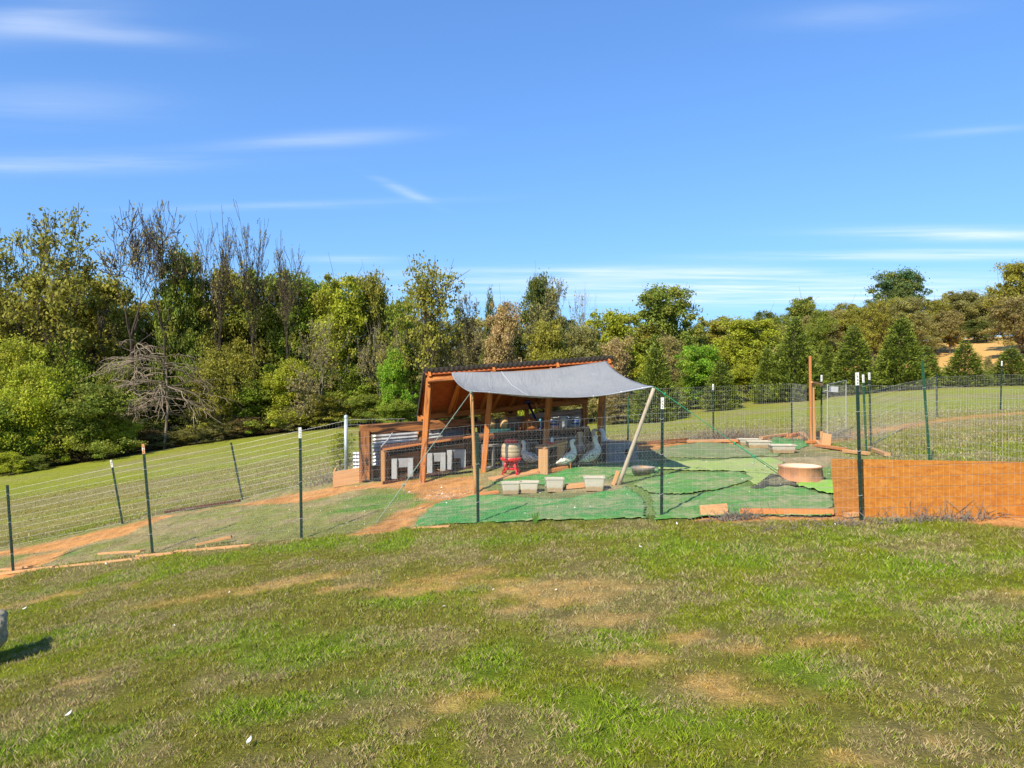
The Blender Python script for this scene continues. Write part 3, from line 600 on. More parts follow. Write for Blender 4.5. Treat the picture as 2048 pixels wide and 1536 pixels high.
T('tall', 1082, 548, 92, 52, DG, 'dark crowned tree with bare branches right of the tan tree')
T('half_dead', 1105, 556, 120, 50, GY, 'leafless grey tree standing against the dark crown')
T('bare_fine', 1160, 580, 80, 50, BR, 'small grey bare tree left of the yellow green rounded tree')
T('round', 1240, 620, 150, 48, YG, 'yellow green rounded tree left of the dark spreading oak')
T('oak', 1322, 578, 155, 56, MG, 'dark green spreading oak against the sky, centre right')
T('oval', 1090, 640, 120, 44, OL, 'olive green tree behind the middle of the grey tarp')
T('loose', 1228, 672, 110, 42, TN, 'tan and pink leaved tree above the right half of the tarp')
T('round', 1175, 650, 100, 45, GY, 'grey green thin tree behind the right rafter')
T('round', 1430, 634, 130, 62, OL, 'olive tree behind the soft green pine')
T('round', 1505, 634, 160, 53, YG, 'large yellow green tree left of the tallest row conifer')
T('round', 1405, 690, 110, 46, LM, 'soft bright green pine between two conifers')
T('loose', 1345, 668, 80, 50, BR, 'brown leaved tree behind the first conifer')
# row of conifers on the lawn
CG = (.08, .125, .012)
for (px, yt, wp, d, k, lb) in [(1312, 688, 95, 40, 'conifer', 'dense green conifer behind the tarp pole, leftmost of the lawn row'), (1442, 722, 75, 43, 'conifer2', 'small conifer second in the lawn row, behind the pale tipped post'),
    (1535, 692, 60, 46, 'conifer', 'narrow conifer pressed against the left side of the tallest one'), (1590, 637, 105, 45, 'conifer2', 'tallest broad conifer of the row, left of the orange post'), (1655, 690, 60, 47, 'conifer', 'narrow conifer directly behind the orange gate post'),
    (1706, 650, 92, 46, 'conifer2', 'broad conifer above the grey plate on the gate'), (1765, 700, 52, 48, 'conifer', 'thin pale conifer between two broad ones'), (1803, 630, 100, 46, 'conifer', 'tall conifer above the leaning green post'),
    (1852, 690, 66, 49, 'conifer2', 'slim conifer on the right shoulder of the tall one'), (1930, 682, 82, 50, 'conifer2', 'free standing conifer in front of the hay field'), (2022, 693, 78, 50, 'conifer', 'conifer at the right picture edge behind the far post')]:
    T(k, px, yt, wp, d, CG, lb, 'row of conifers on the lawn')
# far hill
T('oak', 1805, 545, 130, 150, (.035, .085, .03), 'large dark green oak standing highest on the far hill')
T('round', 2046, 520, 120, 130, OL, 'large olive tree cut by the right picture edge')
T('loose', 2035, 590, 160, 122, BR, 'brown thinning tree in front of the large right edge tree')
T('oval', 1600, 596, 100, 150, MG, 'dark rounded treetop on the far ridge above the tallest conifer')
T('oval', 1530, 622, 90, 140, DG, 'dark rounded treetop at the left end of the far ridge')
T('oval', 1690, 606, 90, 150, OL, 'olive crown on the far ridge left of the big dark oak')
T('round', 1740, 612, 90, 140, MG, 'green crown directly left of the big dark oak')
T('oval', 1650, 632, 90, 135, GY, 'grey olive crown low on the far ridge')
T('loose', 1870, 596, 90, 145, OL, 'thin tree right of the big dark oak')
T('oval', 1900, 620, 80, 140, BR, 'brown crown above the left end of the hay field')
T('round', 1925, 582, 100, 165, GY, 'grey green crown on the hilltop right of the oak')
T('oval', 1985, 586, 90, 165, OL, 'olive crown on the hilltop near the right edge')
T('round', 1950, 640, 70, 158, DG, 'dark green tree at the back edge of the hay field')
# fillers that stand as one wood
FILL = 'trees filling the wood behind the lawn'
for (px, yt, wp, d, c) in [(-60, 600, 260, 52, OL), (60, 600, 240, 55, GY), (300, 600, 180, 54, OL), (400, 600, 180, 56, GR), (650, 600, 180, 55, MG), (760, 610, 160, 54, DG), (860, 640, 150, 52, MG), (940, 640, 140, 52, GY), (1030, 650, 130, 55, DG), (1130, 640, 130, 54, MG), (1280, 650, 150, 56, OL), (150, 620, 200, 57, MG), (520, 620, 180, 58, DG), (-200, 560, 260, 50, OL), (1370, 660, 120, 60, MG), (1180, 700, 120, 50, DG), (1560, 660, 120, 62, GY)]:
    T(random.choice(['oak', 'round', 'oval']), px, yt, wp, d, c, 'green leafy tree among others in the depth of the wood behind the lawn', FILL)
for i in range(16):
    T('round', -260+i*112, 690+random.randint(-20, 15), 230, 66+random.random()*6, random.choice([DG, MG, OL]), 'dark tree in the rear rank of the wood behind the lawn', 'rear rank of the wood')
RID = {}
for i, px in enumerate(range(1430, 2090, 26)):
    k = random.choice(['oval', 'round', 'shrub', 'loose']); up = 22 if px < 1560 else 0
    T(k, px+random.randint(-6, 6), 636-24*(px > 1700)-14*(px > 1850)+up+random.randint(-18, 16), random.randint(66, 100), 128+random.random()*12 if px < 1860 else 160+random.random()*10, random.choice([GY, OL, BR, MG, GY, OL]), 'rounded tree in the band of wood on the far ridge', 'trees on the far ridge')
# understorey along the wood edge
US = 'undergrowth along the wood edge'
for (k, px, yt, wp, d, c, lb) in [
 ('shrub', 60, 735, 170, 39, BT, 'bright yellow green bush layer at the left picture edge'), ('shrub2', 40, 680, 170, 43, YG, 'yellow green branch layer above the left edge bush'), ('shrub', 185, 770, 190, 40, MG, 'dark olive bush between the left edge bush and the pale dead tree'),
 ('shrub', 10, 800, 160, 38, GR, 'low green thicket under the left edge bush'), ('shrub', 250, 720, 160, 45, MG, 'dark green bush behind the pale dead branches'), ('shrub2', 330, 770, 170, 46, DG, 'deep shaded thicket under the pale dead branches'),
 ('shrub', 215, 830, 130, 40.5, BT, 'bright leaved low shrub left of the deep shaded thicket'), ('shrub2', 440, 700, 140, 45, OL, 'olive shrub right of the pale dead branches'), ('shrub', 500, 760, 150, 46, GR, 'green shrub beneath the thin bare trees'),
 ('shrub', 590, 720, 130, 46, YG, 'yellow green shrub in the middle of the wood edge'), ('shrub2', 640, 790, 140, 46, OL, 'olive shrub left of the metal pipe post'), ('shrub', 700, 730, 150, 47, GR, 'tall green shrub above the metal pipe post'),
 ('shrub', 795, 700, 85, 44, LM, 'bright green bushy tree just left of the shed roof'), ('shrub', 745, 790, 120, 44.5, MG, 'green bush behind the old timber beam'), ('shrub', 800, 800, 100, 43, GR, 'green bush against the left side of the shed'),
 ('shrub2', 880, 720, 120, 46, GY, 'grey green scrub behind the left end of the shed roof'), ('shrub', 960, 740, 110, 46, OL, 'olive scrub behind the shed roof'), ('shrub', 1040, 735, 60, 43, BT, 'lime green twig clump just above the corrugated roof'),
 ('shrub2', 1160, 740, 130, 45, GY, 'grey scrub behind the right end of the shed'), ('shrub', 1250, 760, 120, 46, DG, 'dark scrub right of the shed under the tarp corner'), ('shrub2', 1230, 790, 120, 42, BR, 'brown brush below the right tarp corner'),
 ('shrub', 1380, 750, 110, 48, MG, 'green bush between the first and second conifer'), ('shrub', 1490, 730, 130, 50, YG, 'yellow green bush below the large yellow green tree'), ('shrub', 400, 800, 150, 47, DG, 'dark shrub in the shaded wood edge left of centre'),
 ('shrub', 560, 800, 150, 47, MG, 'shaded green shrub under the yellow green one'), ('shrub', 110, 690, 150, 45, GR, 'green shrub layer below the tall olive tree'), ('shrub2', 1340, 790, 90, 44, DG, 'dark bush at the foot of the first conifer'),
 ('shrub', 2000, 745, 60, 70, GY, 'small grey bush in the hedge line below the hay field'), ('shrub', 1975, 715, 30, 75, BR, 'round brown bush on the edge of the hay field'), ('shrub2', 1890, 745, 90, 70, OL, 'olive hedge bush left of the free standing conifer'), ('shrub2', 1960, 752, 110, 66, OL, 'olive hedge bush right of the free standing conifer'),
 ('shrub2', 2070, 745, 90, 70, OL, 'olive hedge bush cut by the right picture edge'), ('shrub', 1620, 740, 160, 56, YG, 'yellow green growth showing between the orange post and the tallest conifer'), ('shrub', 1750, 740, 150, 56, OL, 'olive growth showing low between the broad conifers'),
 ('shrub', 20, 905, 80, 36.5, BT, 'bright low bush at the left end of the wood edge'), ('shrub2', 75, 912, 60, 37.5, MG, 'small dull bush beside the bright low one')]:
    T(k, px, yt, wp, d, c, lb, US)
for i in range(26):
    px = -30+i*47; yb = np.interp(px, [0, 400, 720, 1250], [948, 886, 850, 846]); dd = np.interp(px, [0, 400, 720, 1250], [37.6, 43, 46, 44])
    T('shrub2', px, yb-random.randint(28, 52), 95, dd+random.random()*1.5, random.choice([(.10, .065, .035), GY, (.12, .08, .045), DG]), 'low brown brush in the strip along the foot of the wood', 'low brush along the wood foot')
T('bare_pale', 328, 695, 240, 42.3, TN, 'pale dead tree with drooping curved branches in front of the dark wood', rz=.5)
T('bare_pale', 272, 668, 120, 43.6, TN, 'thin tangle of pale bare branches above the drooping dead tree', rz=2.5)
T('bare_fine', 640, 640, 150, 45.5, BR, 'grey bare twiggy tree in front of the wood centre', rz=.2)
T('bare_fine', 905, 640, 130, 44.5, BR, 'grey tangled bare tree above the left rafter of the shed', rz=1.2)
T('bare_fine', 760, 640, 100, 45, BR, 'vine covered grey snag left of the airy tree', rz=2.2)
# ------------------------------------------------------------------ fences
def tpost(name, base, top, parent, mat='tpost', tip=True, tipmat='tip', hgt=None, w_=.034, clips=(.25, .7, 1.1)):
    b = np.array(base); t_ = np.array(top); L = np.linalg.norm(t_-b); u = (t_-b)/L; mb = MB()
    e = L-(.13 if tip else 0)
    fr = np.array([0, -1., 0])
    mb.board(b-u*.15, b+u*e, w_, .006, up=fr); mb.board(b-u*.15+np.array([0, .018, 0]), b+u*(e-.002)+np.array([0, .018, 0]), .006, .03, up=fr)
    k = .04
    while k < e-.02: c = b+u*k+np.array([0, -.006, 0]); mb.board(c, c+u*.014, .012, .008, up=fr, ch=.002); k += .05
    o = mb.build(name, M[mat], parent)
    if tip:
        mb = MB(); mb.board(b+u*e, t_, w_+.002, .008, up=fr); mb.board(b+u*e+np.array([0, .018, 0]), t_+np.array([0, .018, 0]), .008, .03, up=fr)
        mb.build('post_tip', M[tipmat], o)
        mb = MB(); k = e+.02
        while k < L-.015: c = b+u*k+np.array([0, -.0065, 0]); mb.board(c, c+u*.012, .010, .008, up=fr, ch=.002); k += .032
        mb.build('post_stud', M['metalgrey'], o)
    mb = MB()
    for q in clips:
        if q < L:
            c = b+u*q; mb.tube([c+[-.03, -.002, .006], c+[-.01, -.014, -.004], c+[.012, -.014, .006], c+[.03, -.002, -.006]], .0022, 4)
    if mb.v: mb.build('wire_clip', M['wire'], o)
    return o
def along(poly_, step):
    poly_ = [np.array(p, float) for p in poly_]; out_ = []
    for a, b in zip(poly_[:-1], poly_[1:]):
        m = max(1, int(np.linalg.norm((b-a)[:2])/step)); out_ += [a+(b-a)*i/m for i in range(m)]
    return out_+[poly_[-1]]
def wires(parent, path, heights, pitch, rh, rv, name='wire_mesh', mat='wire', wob=.012, bot=.0, hext=None):
    """woven wire hung on a path of (x,y,zground) points; returns nothing"""
    mb = MB(); pts = along(path, .33); S = [0]
    for a, b in zip(pts[:-1], pts[1:]): S.append(S[-1]+float(np.linalg.norm((b-a)[:2])))
    Sx = np.array(S); A3 = np.array(pts)
    def at(s, hq):
        x = np.interp(s, Sx, A3[:, 0]); y = np.interp(s, Sx, A3[:, 1]); z = np.interp(s, Sx, A3[:, 2])
        dz = (fbm(np.array([s]), np.array([hq*3.]), .9, 2, 91)[0]-.5)*2*wob; dy = (fbm(np.array([s+9]), np.array([hq]), 1.3, 2, 92)[0]-.5)*2*wob
        return np.array([x, y+dy, z+hq+dz])
    for hq in heights: mb.tube([at(s, hq) for s in np.arange(0, Sx[-1], .2)], rh*(1.25 if hq == heights[-1] or hq == heights[0] else 1), 3, caps=False)
    s = 0.
    while s < Sx[-1]:
        mb.tube([at(s+random.uniform(-.004, .004), heights[k]) for k in range(0, len(heights), 3)]+[at(s, heights[-1])], rv, 3, caps=False); s += pitch
    mb.build(name, M[mat], parent, kind='stuff')
    return at, Sx[-1]
def hexnet(parent, at, s0, s1, h0, h1_, pitch=.034, r_=.00048):
    rows = int((h1_-h0)/(pitch*.86)); cols = int((s1-s0)/pitch); segs = []
    for j in range(rows):
        for i in range(cols):
            o_ = .5*(j % 2); s = s0+(i+o_)*pitch; z = h0+j*pitch*.86
            segs += [((s, z), (s, z+pitch*.45)), ((s, z+pitch*.45), (s+pitch/2, z+pitch*.86)), ((s, z+pitch*.45), (s-pitch/2, z+pitch*.86))]
    sg = np.array(segs); S_ = sg.reshape(-1, 2); uS = np.linspace(s0-.1, s1+.1, 400); lo = np.array([at(u, .2) for u in uS]); hi = np.array([at(u, .9) for u in uS])
    def pos(S2):
        t_ = ((S2[:, 1]-.2)/.7)[:, None]
        a = np.stack([np.interp(S2[:, 0], uS, lo[:, c]) for c in range(3)], 1); b = np.stack([np.interp(S2[:, 0], uS, hi[:, c]) for c in range(3)], 1); return a+(b-a)*t_
    Pp = pos(S_).reshape(-1, 2, 3); Pp[:, :, 1] += .006; d = Pp[:, 1]-Pp[:, 0]; d /= np.linalg.norm(d, axis=1)[:, None]; u = np.cross(d, [0, 1., 0]); u /= np.linalg.norm(u, axis=1)[:, None]; v = np.cross(d, u)
    V = []
    for e in range(2):
        for k in range(3): an = 2.094*k; V.append(Pp[:, e]+(u*math.cos(an)+v*math.sin(an))*r_)
    V = np.stack(V, 1); m = len(V); b0 = np.arange(m)[:, None]*6; Fq_ = np.concatenate([b0+np.array([[k, (k+1) % 3, 3+(k+1) % 3, 3+k]]) for k in range(3)], 0)
    off = wloc(parent); me = npmesh('chicken_wire', V.reshape(-1, 3)-np.array(off), Fq_, M['hex'], 4); o = bpy.data.objects.new('chicken_wire', me); COL.objects.link(o); o.parent = parent; o['kind'] = 'stuff'
def pb(px, py, d):  # ground point below a pixel column at distance d
    x = (px-1024)/F*d; return G(x, d)
FB = [G(-9.9, 11.9), pb(26, 0, 10.5), pb(305, 0, 9.7), pb(603, 0, 9.1), pb(956, 0, 8.75), pb(1323, 0, 8.4), pb(1722, 0, 7.5), G(5.95, 6.85)]
FT = [None, P(14, 970, 10.5), P(286, 888, 9.72), P(600, 855, 9.1), P(955, 866, 8.75), P(1325, 795, 8.4), P(1714, 745, 7.5), None]
ff = thing('wire_fence', FB[4], 'front woven wire fence on dark green steel posts around the duck pen', 'fence')
for i, (b, t_) in enumerate(zip(FB, FT)):
    if t_ is None: t_ = b+np.array([0, 0, 1.3])
    tpost('post', b, t_, ff, tip=i not in (1, 4), tipmat='tip_rust' if i == 2 else 'tip')
at, SL = wires(ff, FB, [.02+.104*k for k in range(12)], .051, .0011, .00042, wob=.012)
cum = [0]
for a, b in zip(FB[:-1], FB[1:]): cum.append(cum[-1]+float(np.linalg.norm((b-a)[:2])))
hexnet(ff, at, cum[2]-.0, cum[5]+.1, .02, 1.1)
LB = [pb(700, 0, 13.6), pb(485, 0, 13.5), pb(245, 0, 13.0), G(-9.7, 13.2), G(-12, 13.4)]
lf = thing('wire_fence', LB[1], 'left wire fence behind the red earth strip, running to the pipe post', 'fence')
mb = MB(); q = pb(692, 0, 13.6); tz = P(692, 834, 13.6)[2]; mb.tube([q-[0, 0, .1], [q[0], q[1], tz]], .035, 12); 
mb.lathe([q[0], q[1], tz], [(.038, -.03), (.038, .005), (.032, .025), (.018, .038), (.001, .042)], 12); mb.build('pipe_post', M['pipe'], lf, smooth=True)
tpost('post', LB[1], P(462, 885, 13.5), lf, tip=False); tpost('post', LB[2], P(222, 920, 13.0), lf)
tpost('post', LB[3], LB[3]+[0, 0, 1.1], lf)
pth = [LB[0]+[1.0, .1, 0], LB[0], LB[1], LB[2], LB[3], LB[4]]
wires(lf, pth, [.02+.1*k for k in range(11)], .055, .0010, .0006)
BB = [G(1.75, 13.9), pb(1256, 0, 14.5), pb(1427, 0, 16), pb(1584, 0, 16.5), pb(1614, 0, 15.2)]
bf = thing('wire_fence', BB[2], 'rear wire fence running from the shed to the tall orange post', 'fence')
tpost('post', BB[1], P(1256, 793, 14.5), bf, tip=False, mat='tpost_gr'); tpost('post', BB[2], P(1426, 768, 16), bf); tpost('post', BB[3], P(1583, 778, 16.5), bf, tip=False)
wires(bf, BB, [.02+.1*k for k in range(12)], .055, .0013, .0008)
SB = [pb(1643, 0, 15), pb(1733, 0, 12), pb(1860, 0, 10.5), G(5.95, 6.9)]
sf = thing('wire_fence', SB[1], 'right side wire fence from the gate toward the camera with a leaning green post', 'fence')
tpost('post', SB[0], P(1643, 750, 15), sf); tpost('post', SB[1], P(1726, 749, 12.0), sf, mat='tpost_gr'); tpost('post', SB[2], P(1845, 722, 10.5), sf, mat='tpost_gr', tip=False)
tpost('post', G(6.45, 13.3), P(1734, 745, 13.3)*[0, 1, 1]+[6.42, 0, 0], sf)
wires(sf, SB, [.02+.1*k for k in range(12)], .055, .0012, .0006)
OB = [G(6.45, 13.3), G(8.2, 15.6), pb(1874, 0, 18), pb(2001, 0, 20), G(18, 23)]
of = thing('wire_fence', OB[2], 'farther wire fence on the right lawn beyond the duck pen', 'fence')
tpost('post', OB[2], P(1873, 747, 18), of, tip=False); tpost('post', OB[3], P(2004, 722, 20), of)
wires(of, OB, [.02+.12*k for k in range(9)], .09, .0016, .0008)
# gate
gt = thing('wire_gate', G(6.9, 15.9), 'light metal and wire gate with a grey plate beside the tall orange post', 'gate')
g0 = pb(1650, 0, 15.1); g1 = pb(1692, 0, 16.2)
mb = MB(); 
for q in (g0+[.05, 0, 0], g1): mb.tube([q+[0, 0, .05], q+[0, 0, 1.12]], .009, 8)
mb.build('gate_upright', M['hex'], gt); mb = MB(); mb.tube([g0+[.05, 0, 1.12], g1+[0, 0, 1.12]], .006, 8); mb.tube([g0+[.05, 0, .06], g1+[0, 0, .06]], .006, 8); mb.build('gate_rail', M['hex'], gt)
wires(gt, [g0+[.05, 0, 0], g1], [.1+.1*k for k in range(11)], .055, .0012, .0007)
pl = P(1668, 778, 15.3); mb = MB(); mb.board(pl-[.09, 0, 0], pl+[.085, 0, -.01], .115, .006, up=(0, -1, 0)); mb.build('plate', M['platemetal'], gt)
mb = MB(); qq = P(1647, 783, 15.1); mb.tube([qq+[-.03, 0, 0], qq+[.05, -.02, .02], qq+[.12, 0, .0], qq+[.05, .02, -.02], qq+[-.03, 0, 0]], .006, 5); mb.build('latch_loop', M['wire'], gt)
mb = MB(); b0 = pb(1622, 0, 14.5); t0 = P(1620, 712, 14.5); mb.board(b0-[0, 0, .2], t0, .042, .035, up=(0, -1, 0)); mbp = mb
op = thing('gate_post_frame', b0, 'tall orange wooden gate post with a short brace to the steel post', 'post'); mbp.build('upright', M['orange_board'], op)
mb = MB(); mb.board(b0+[.075, .02, -.1], P(1626, 763, 14.55)+[0, .02, 0], .05, .035, up=(0, -1, 0)); mb.build('inner_upright', M['stain2'], op)
mb = MB(); mb.board(P(1622, 764, 14.48), P(1643, 769, 14.9), .06, .035); mb.build('brace', M['edge'], op)

# plywood kickboard along the front right fence
pk = thing('plywood_board', pb(1850, 0, 7.5), 'orange brown sheet board standing against the front fence at right', 'board', None)
def panel(mb, a, b, z0, z1, th=.015):
    a = np.array(a); b = np.array(b); m_ = (z0+z1)/2; mb.board([a[0], a[1], m_+(a[2] if len(a) > 2 else 0)], [b[0], b[1], m_+(b[2] if len(b) > 2 else 0)], z1-z0, th, up=np.cross(np.array([b[0]-a[0], b[1]-a[1], 0]), [0, 0, 1]))
a0 = P(1669, 918, 7.78); a1 = P(1722, 919, 7.60); a2 = P(2048, 923, 7.22); a3 = P(2260, 928, 6.98)
for (a, b, mt) in ((a0, a1, 'osb2'), (a1, a3, 'osb')):
    mb = MB(); dd = .60; mb.board([a[0], a[1]+.03, a[2]-dd/2], [b[0]-.003, b[1]+.03, b[2]-dd/2], dd, .018, up=(.2, -1, 0)); mb.build('panel', M[mt], pk, label='paler narrow end panel' if mt == 'osb2' else None)

# ------------------------------------------------------------------ shed
FL = P(852, 742, 12.0); FR = P(1222, 716, 13.0); BL = P(839, 829, 13.2); BR_ = P(1172, 796, 14.2)
def Rf(u, v, dz=0.): 
    a = FL+(FR-FL)*u; b = BL+(BR_-BL)*u; p = a+(b-a)*v; return p+[0, 0, dz]
shed = thing('lean_to_shed', G(-.1, 12.9), 'open fronted lean-to duck shed with orange stained posts and low sloping roof', 'shed')
rn = np.cross(FR-FL, BL-FL); rn /= np.linalg.norm(rn)
if rn[2] < 0: rn = -rn
for k in range(4):  # corrugated sheets, ridges down the slope
    m_ = 60; vs = []; fs = []
    for j in range(2):
        for i in range(m_+1):
            u = -.012+1.024*(k+i/m_*1.0)/4; v = -.05+1.11*j; vs.append(Rf(u, v)+rn*(.010*math.sin(2*math.pi*i/m_*10)+.004+.002*k))
    for j in range(2): vs += [np.array(q)-rn*.003 for q in vs[j*(m_+1):(j+1)*(m_+1)]]
    nn = m_+1
    for i in range(m_): fs += [[i, i+1, nn+i+1, nn+i], [2*nn+i+1, 2*nn+i, 3*nn+i, 3*nn+i+1], [i+1, i, 2*nn+i, 2*nn+i+1], [nn+i, nn+i+1, 3*nn+i+1, 3*nn+i]]
    mb = MB(); mb.add(vs, fs); mb.build('roof_sheet', M['roofmetal'], shed, smooth=True)
for k, (u0, u1) in enumerate(((.0, .333), (.336, .665), (.668, 1.))):
    mb = MB(); c0 = Rf((u0+u1)/2, .02)-rn*.012; c1 = Rf((u0+u1)/2, 1.0)-rn*.012; mb.board(c0, c1, (u1-u0)*np.linalg.norm(FR-FL)*.995, .012, up=rn); mb.build('ceiling_panel', M['osb_dark'], shed)
for u in (.015, .18, .345, .52, .69, .85, .985):
    mb = MB(); mb.board(Rf(u, -.01 if u in (.015, .345, .69, .985) else .06)-rn*.065, Rf(u, 1.0)-rn*.065, .04, .09, up=rn); mb.build('rafter', M['stain'], shed)
mb = MB(); mb.board(Rf(0, .03)-rn*.15, Rf(1, .03)-rn*.15, .04, .085, up=rn); mb.build('front_beam', M['stain'], shed)
mb = MB(); mb.board(Rf(-.005, .02)-rn*.04, Rf(1.005, .02)-rn*.04, .02, .05, up=rn); mb.build('fascia', M['osb_dark'], shed)  # darker board colour paints in the shadow under the roof edge
mb = MB(); mb.board(Rf(-.012, 0)-rn*.02, Rf(-.012, 1.04)-rn*.02, .02, .05, up=rn); mb.build('side_trim', M['roofmetal'], shed)
# front posts (each lumber piece leans slightly)
FP = [(843, 12.0, P(858, 750, 12.05)), (965, 12.3, P(984, 742, 12.35)), (1086, 12.6, P(1101, 733, 12.72)), (1195, 12.9, P(1207, 725, 12.95))]
for i, (px, d, tp) in enumerate(FP):
    b = pb(px, 0, d); tp = tp-[0, 0, .05]
    mb = MB(); mb.board(b-[0, 0, .15], tp, .088, .09, up=(0, -1, 0)); mb.build('post', M['stain'], shed)
    if i in (0, 2, 3):
        o_ = {0: .062, 2: .085, 3: .085}[i]; mb = MB(); mb.board(b+[o_*.55, .04, .02], tp+[o_*.7, .05, -.03], .038, .07, up=(0, -1, 0)); mb.build('sister_post', M['stain'], shed)
    mb = MB(); c = tp+[-.0, -.06, -.12]; mb.board(c, c+[0, .02, .16], .04, .05, up=(0, -1, 0)); mb.build('post_block', M['stain'], shed)
mb = MB(); b = pb(1196, 0, 12.9); mb.board(b+[.12, .1, .0], P(1209, 760, 13.1), .05, .03, up=(0, -1, 0)); mb.build('brace', M['pole'], shed)
mb = MB(); mb.board(pb(1095, 0, 12.9)+[.0, 0, .5], P(1103, 790, 13.0), .05, .035, up=(0, -1, 0)); mb.build('brace', M['stain2'], shed)
# rear posts, header and weathered siding
for u in (.0, .36, .62, .985):
    p = Rf(u, .97)-rn*.04; mb = MB(); mb.board(G(p[0], p[1], -.1), p, .085, .045, up=(0, -1, 0)); mb.build('rear_post', M['stain'], shed)
mb = MB(); mb.board(Rf(0, .93)-rn*.12, Rf(.985, .93)-rn*.12, .04, .10, up=rn); mb.build('rear_beam', M['stain'], shed)
for (u0, u1, z0, z1) in ((.33, .62, .225, .62), (.625, .985, .20, .62)):
    a = Rf(u0, .985); b = Rf(u1, .985); mb = MB(); zc = -(z0+z1)/2
    mb.board(a+[0, 0, zc], b+[0, 0, zc], z1-z0, .012, up=(0, -1, 0)); mb.build('siding_panel', M['greyboard'], shed)
# thin diagonal strut left bay
mb = MB(); mb.board(Rf(.17, .1)-rn*.13, Rf(.15, .95)-rn*.13, .06, .03, up=rn); mb.build('strut', M['stain'], shed)
mb = MB(); mb.board(Rf(.43, .12)-rn*.13, Rf(.40, .95)-rn*.13, .05, .03, up=rn); mb.build('strut', M['stain'], shed)

# sign
sg0 = P(1022, 822, 13.75); sg = thing('duck_sign', sg0, 'square orange sign with a black duck silhouette hanging under the shed roof', 'sign')
mb = MB(); mb.board(sg0+[-.12, 0, 0], sg0+[.12, 0, .01], .245, .012, up=(0, -1, 0)); mb.build('board', M['sign'], sg)
mb = MB(); yv = sg0[1]-.0085
def flat(mb, pts, y0, th=.002):
    m_ = len(pts); vs = [(sg0[0]+x, y0, sg0[2]+z) for x, z in pts]+[(sg0[0]+x, y0+th, sg0[2]+z) for x, z in pts]; mb.add(vs, [list(range(m_-1, -1, -1)), list(range(m_, 2*m_))]+[[i, (i+1) % m_, m_+(i+1) % m_, m_+i] for i in range(m_)])
flat(mb, [(-.062, -.012), (-.045, -.034), (-.02, -.045), (.018, -.040), (.036, -.018), (.038, .008), (.030, .028), (.040, .034), (.052, .036), (.040, .046), (.026, .056), (.010, .050), (.006, .034), (.012, .014), (.0, .0), (-.028, -.004)], yv)
flat(mb, [(-.006, -.062), (.012, -.062), (.008, -.04), (-.002, -.042)], yv-.0005)
mb.build('duck_silhouette', M['ink'], sg)
mb = MB()
for (x0, x1, z0, z1) in ((-.085, .085, .082, .094), (-.09, .09, -.085, -.072)): flat(mb, [(x0, z0), (x1, z0+.004), (x1, z1+.004), (x0, z1)], yv)
mb.build('worn_lettering', M['ink'], sg)
# ------------------------------------------------------------------ tarp
def bez(pts, t):
    pts = np.array(pts); s = np.linspace(0, 1, len(pts)); 
    cs = np.zeros((len(t), 3))
    for c in range(3):
        # Lagrange through the points
        for i in range(len(pts)):
            w_ = np.ones(len(t))
            for j in range(len(pts)):
                if i != j: w_ *= (t-s[j])/(s[i]-s[j])
            cs[:, c] += w_*pts[i, c]
    return cs
NU, NV = 72, 34; tu = np.linspace(0, 1, NU); tv = np.linspace(0, 1, NV)
c_back = bez([P(903, 745, 11.9), P(972, 744, 12.1), P(1058, 741, 12.35), P(1138, 733, 12.6), P(1213, 722, 12.85)], tu)
c_front = bez([P(940, 784, 10.85), P(1025, 789, 10.85), P(1128, 795, 10.75), P(1215, 790, 10.55), P(1308, 774, 10.3)], tu)
c_left = bez([P(903, 745, 11.9), P(914, 766, 11.5), P(940, 784, 10.85)], tv); c_right = bez([P(1213, 722, 12.85), P(1246, 752, 11.6), P(1308, 774, 10.3)], tv)
TP = np.zeros((NV, NU, 3))
for j in range(NV):
    for i in range(NU):
        u = tu[i]; v = tv[j]
        bl = (1-u)*(1-v)*c_back[0]+u*(1-v)*c_back[-1]+(1-u)*v*c_front[0]+u*v*c_front[-1]
        p = (1-v)*c_back[i]+v*c_front[i]+(1-u)*c_left[j]+u*c_right[j]-bl
        p = p+np.array([0, 0, -.13*math.sin(math.pi*u)**.8*math.sin(math.pi*v)])
        e = math.sin(math.pi*u)*math.sin(math.pi*v)
        an = math.atan2(v+.02, (1-u)*1.6+.02); p[2] += .055*(abs(math.sin(an*11))**.6-.6)*e**.5*math.exp(-((1-u)**2+v*v)*1.6)+.012*math.sin(u*30+v*5)*e*(1-v)
        an2 = math.atan2(1.02-v, u*1.6+.02); p[2] += .035*(abs(math.sin(an2*9))**.6-.6)*e**.5*math.exp(-(u**2+(1-v)**2)*2)
        TP[j, i] = p
tp0 = thing('shade_tarp', G(1.0, 11.4), 'grey shade tarp stretched from the shed roof to two leaning poles', 'tarp')
def grid_mb(A_, flip=False):
    mb = MB(); h_, w_ = A_.shape[:2]; mb.add(A_.reshape(-1, 3), [[j*w_+i, j*w_+i+1, (j+1)*w_+i+1, (j+1)*w_+i] for j in range(h_-1) for i in range(w_-1)]); return mb
o = grid_mb(TP).build('canvas', M['tarp'], tp0, smooth=True); md = o.modifiers.new('thick', 'SOLIDIFY'); md.thickness = .003; md.offset = 0
def strip(line, wd, name, mat, lift=.003, dirv=None):
    L_ = np.array(line); A_ = np.stack([L_+[0, 0, lift], L_+dirv*wd+[0, 0, lift]], 0); o_ = grid_mb(A_).build(name, mat, tp0, smooth=True); m__ = o_.modifiers.new('thick', 'SOLIDIFY'); m__.thickness = .003; m__.offset = 0; return o_
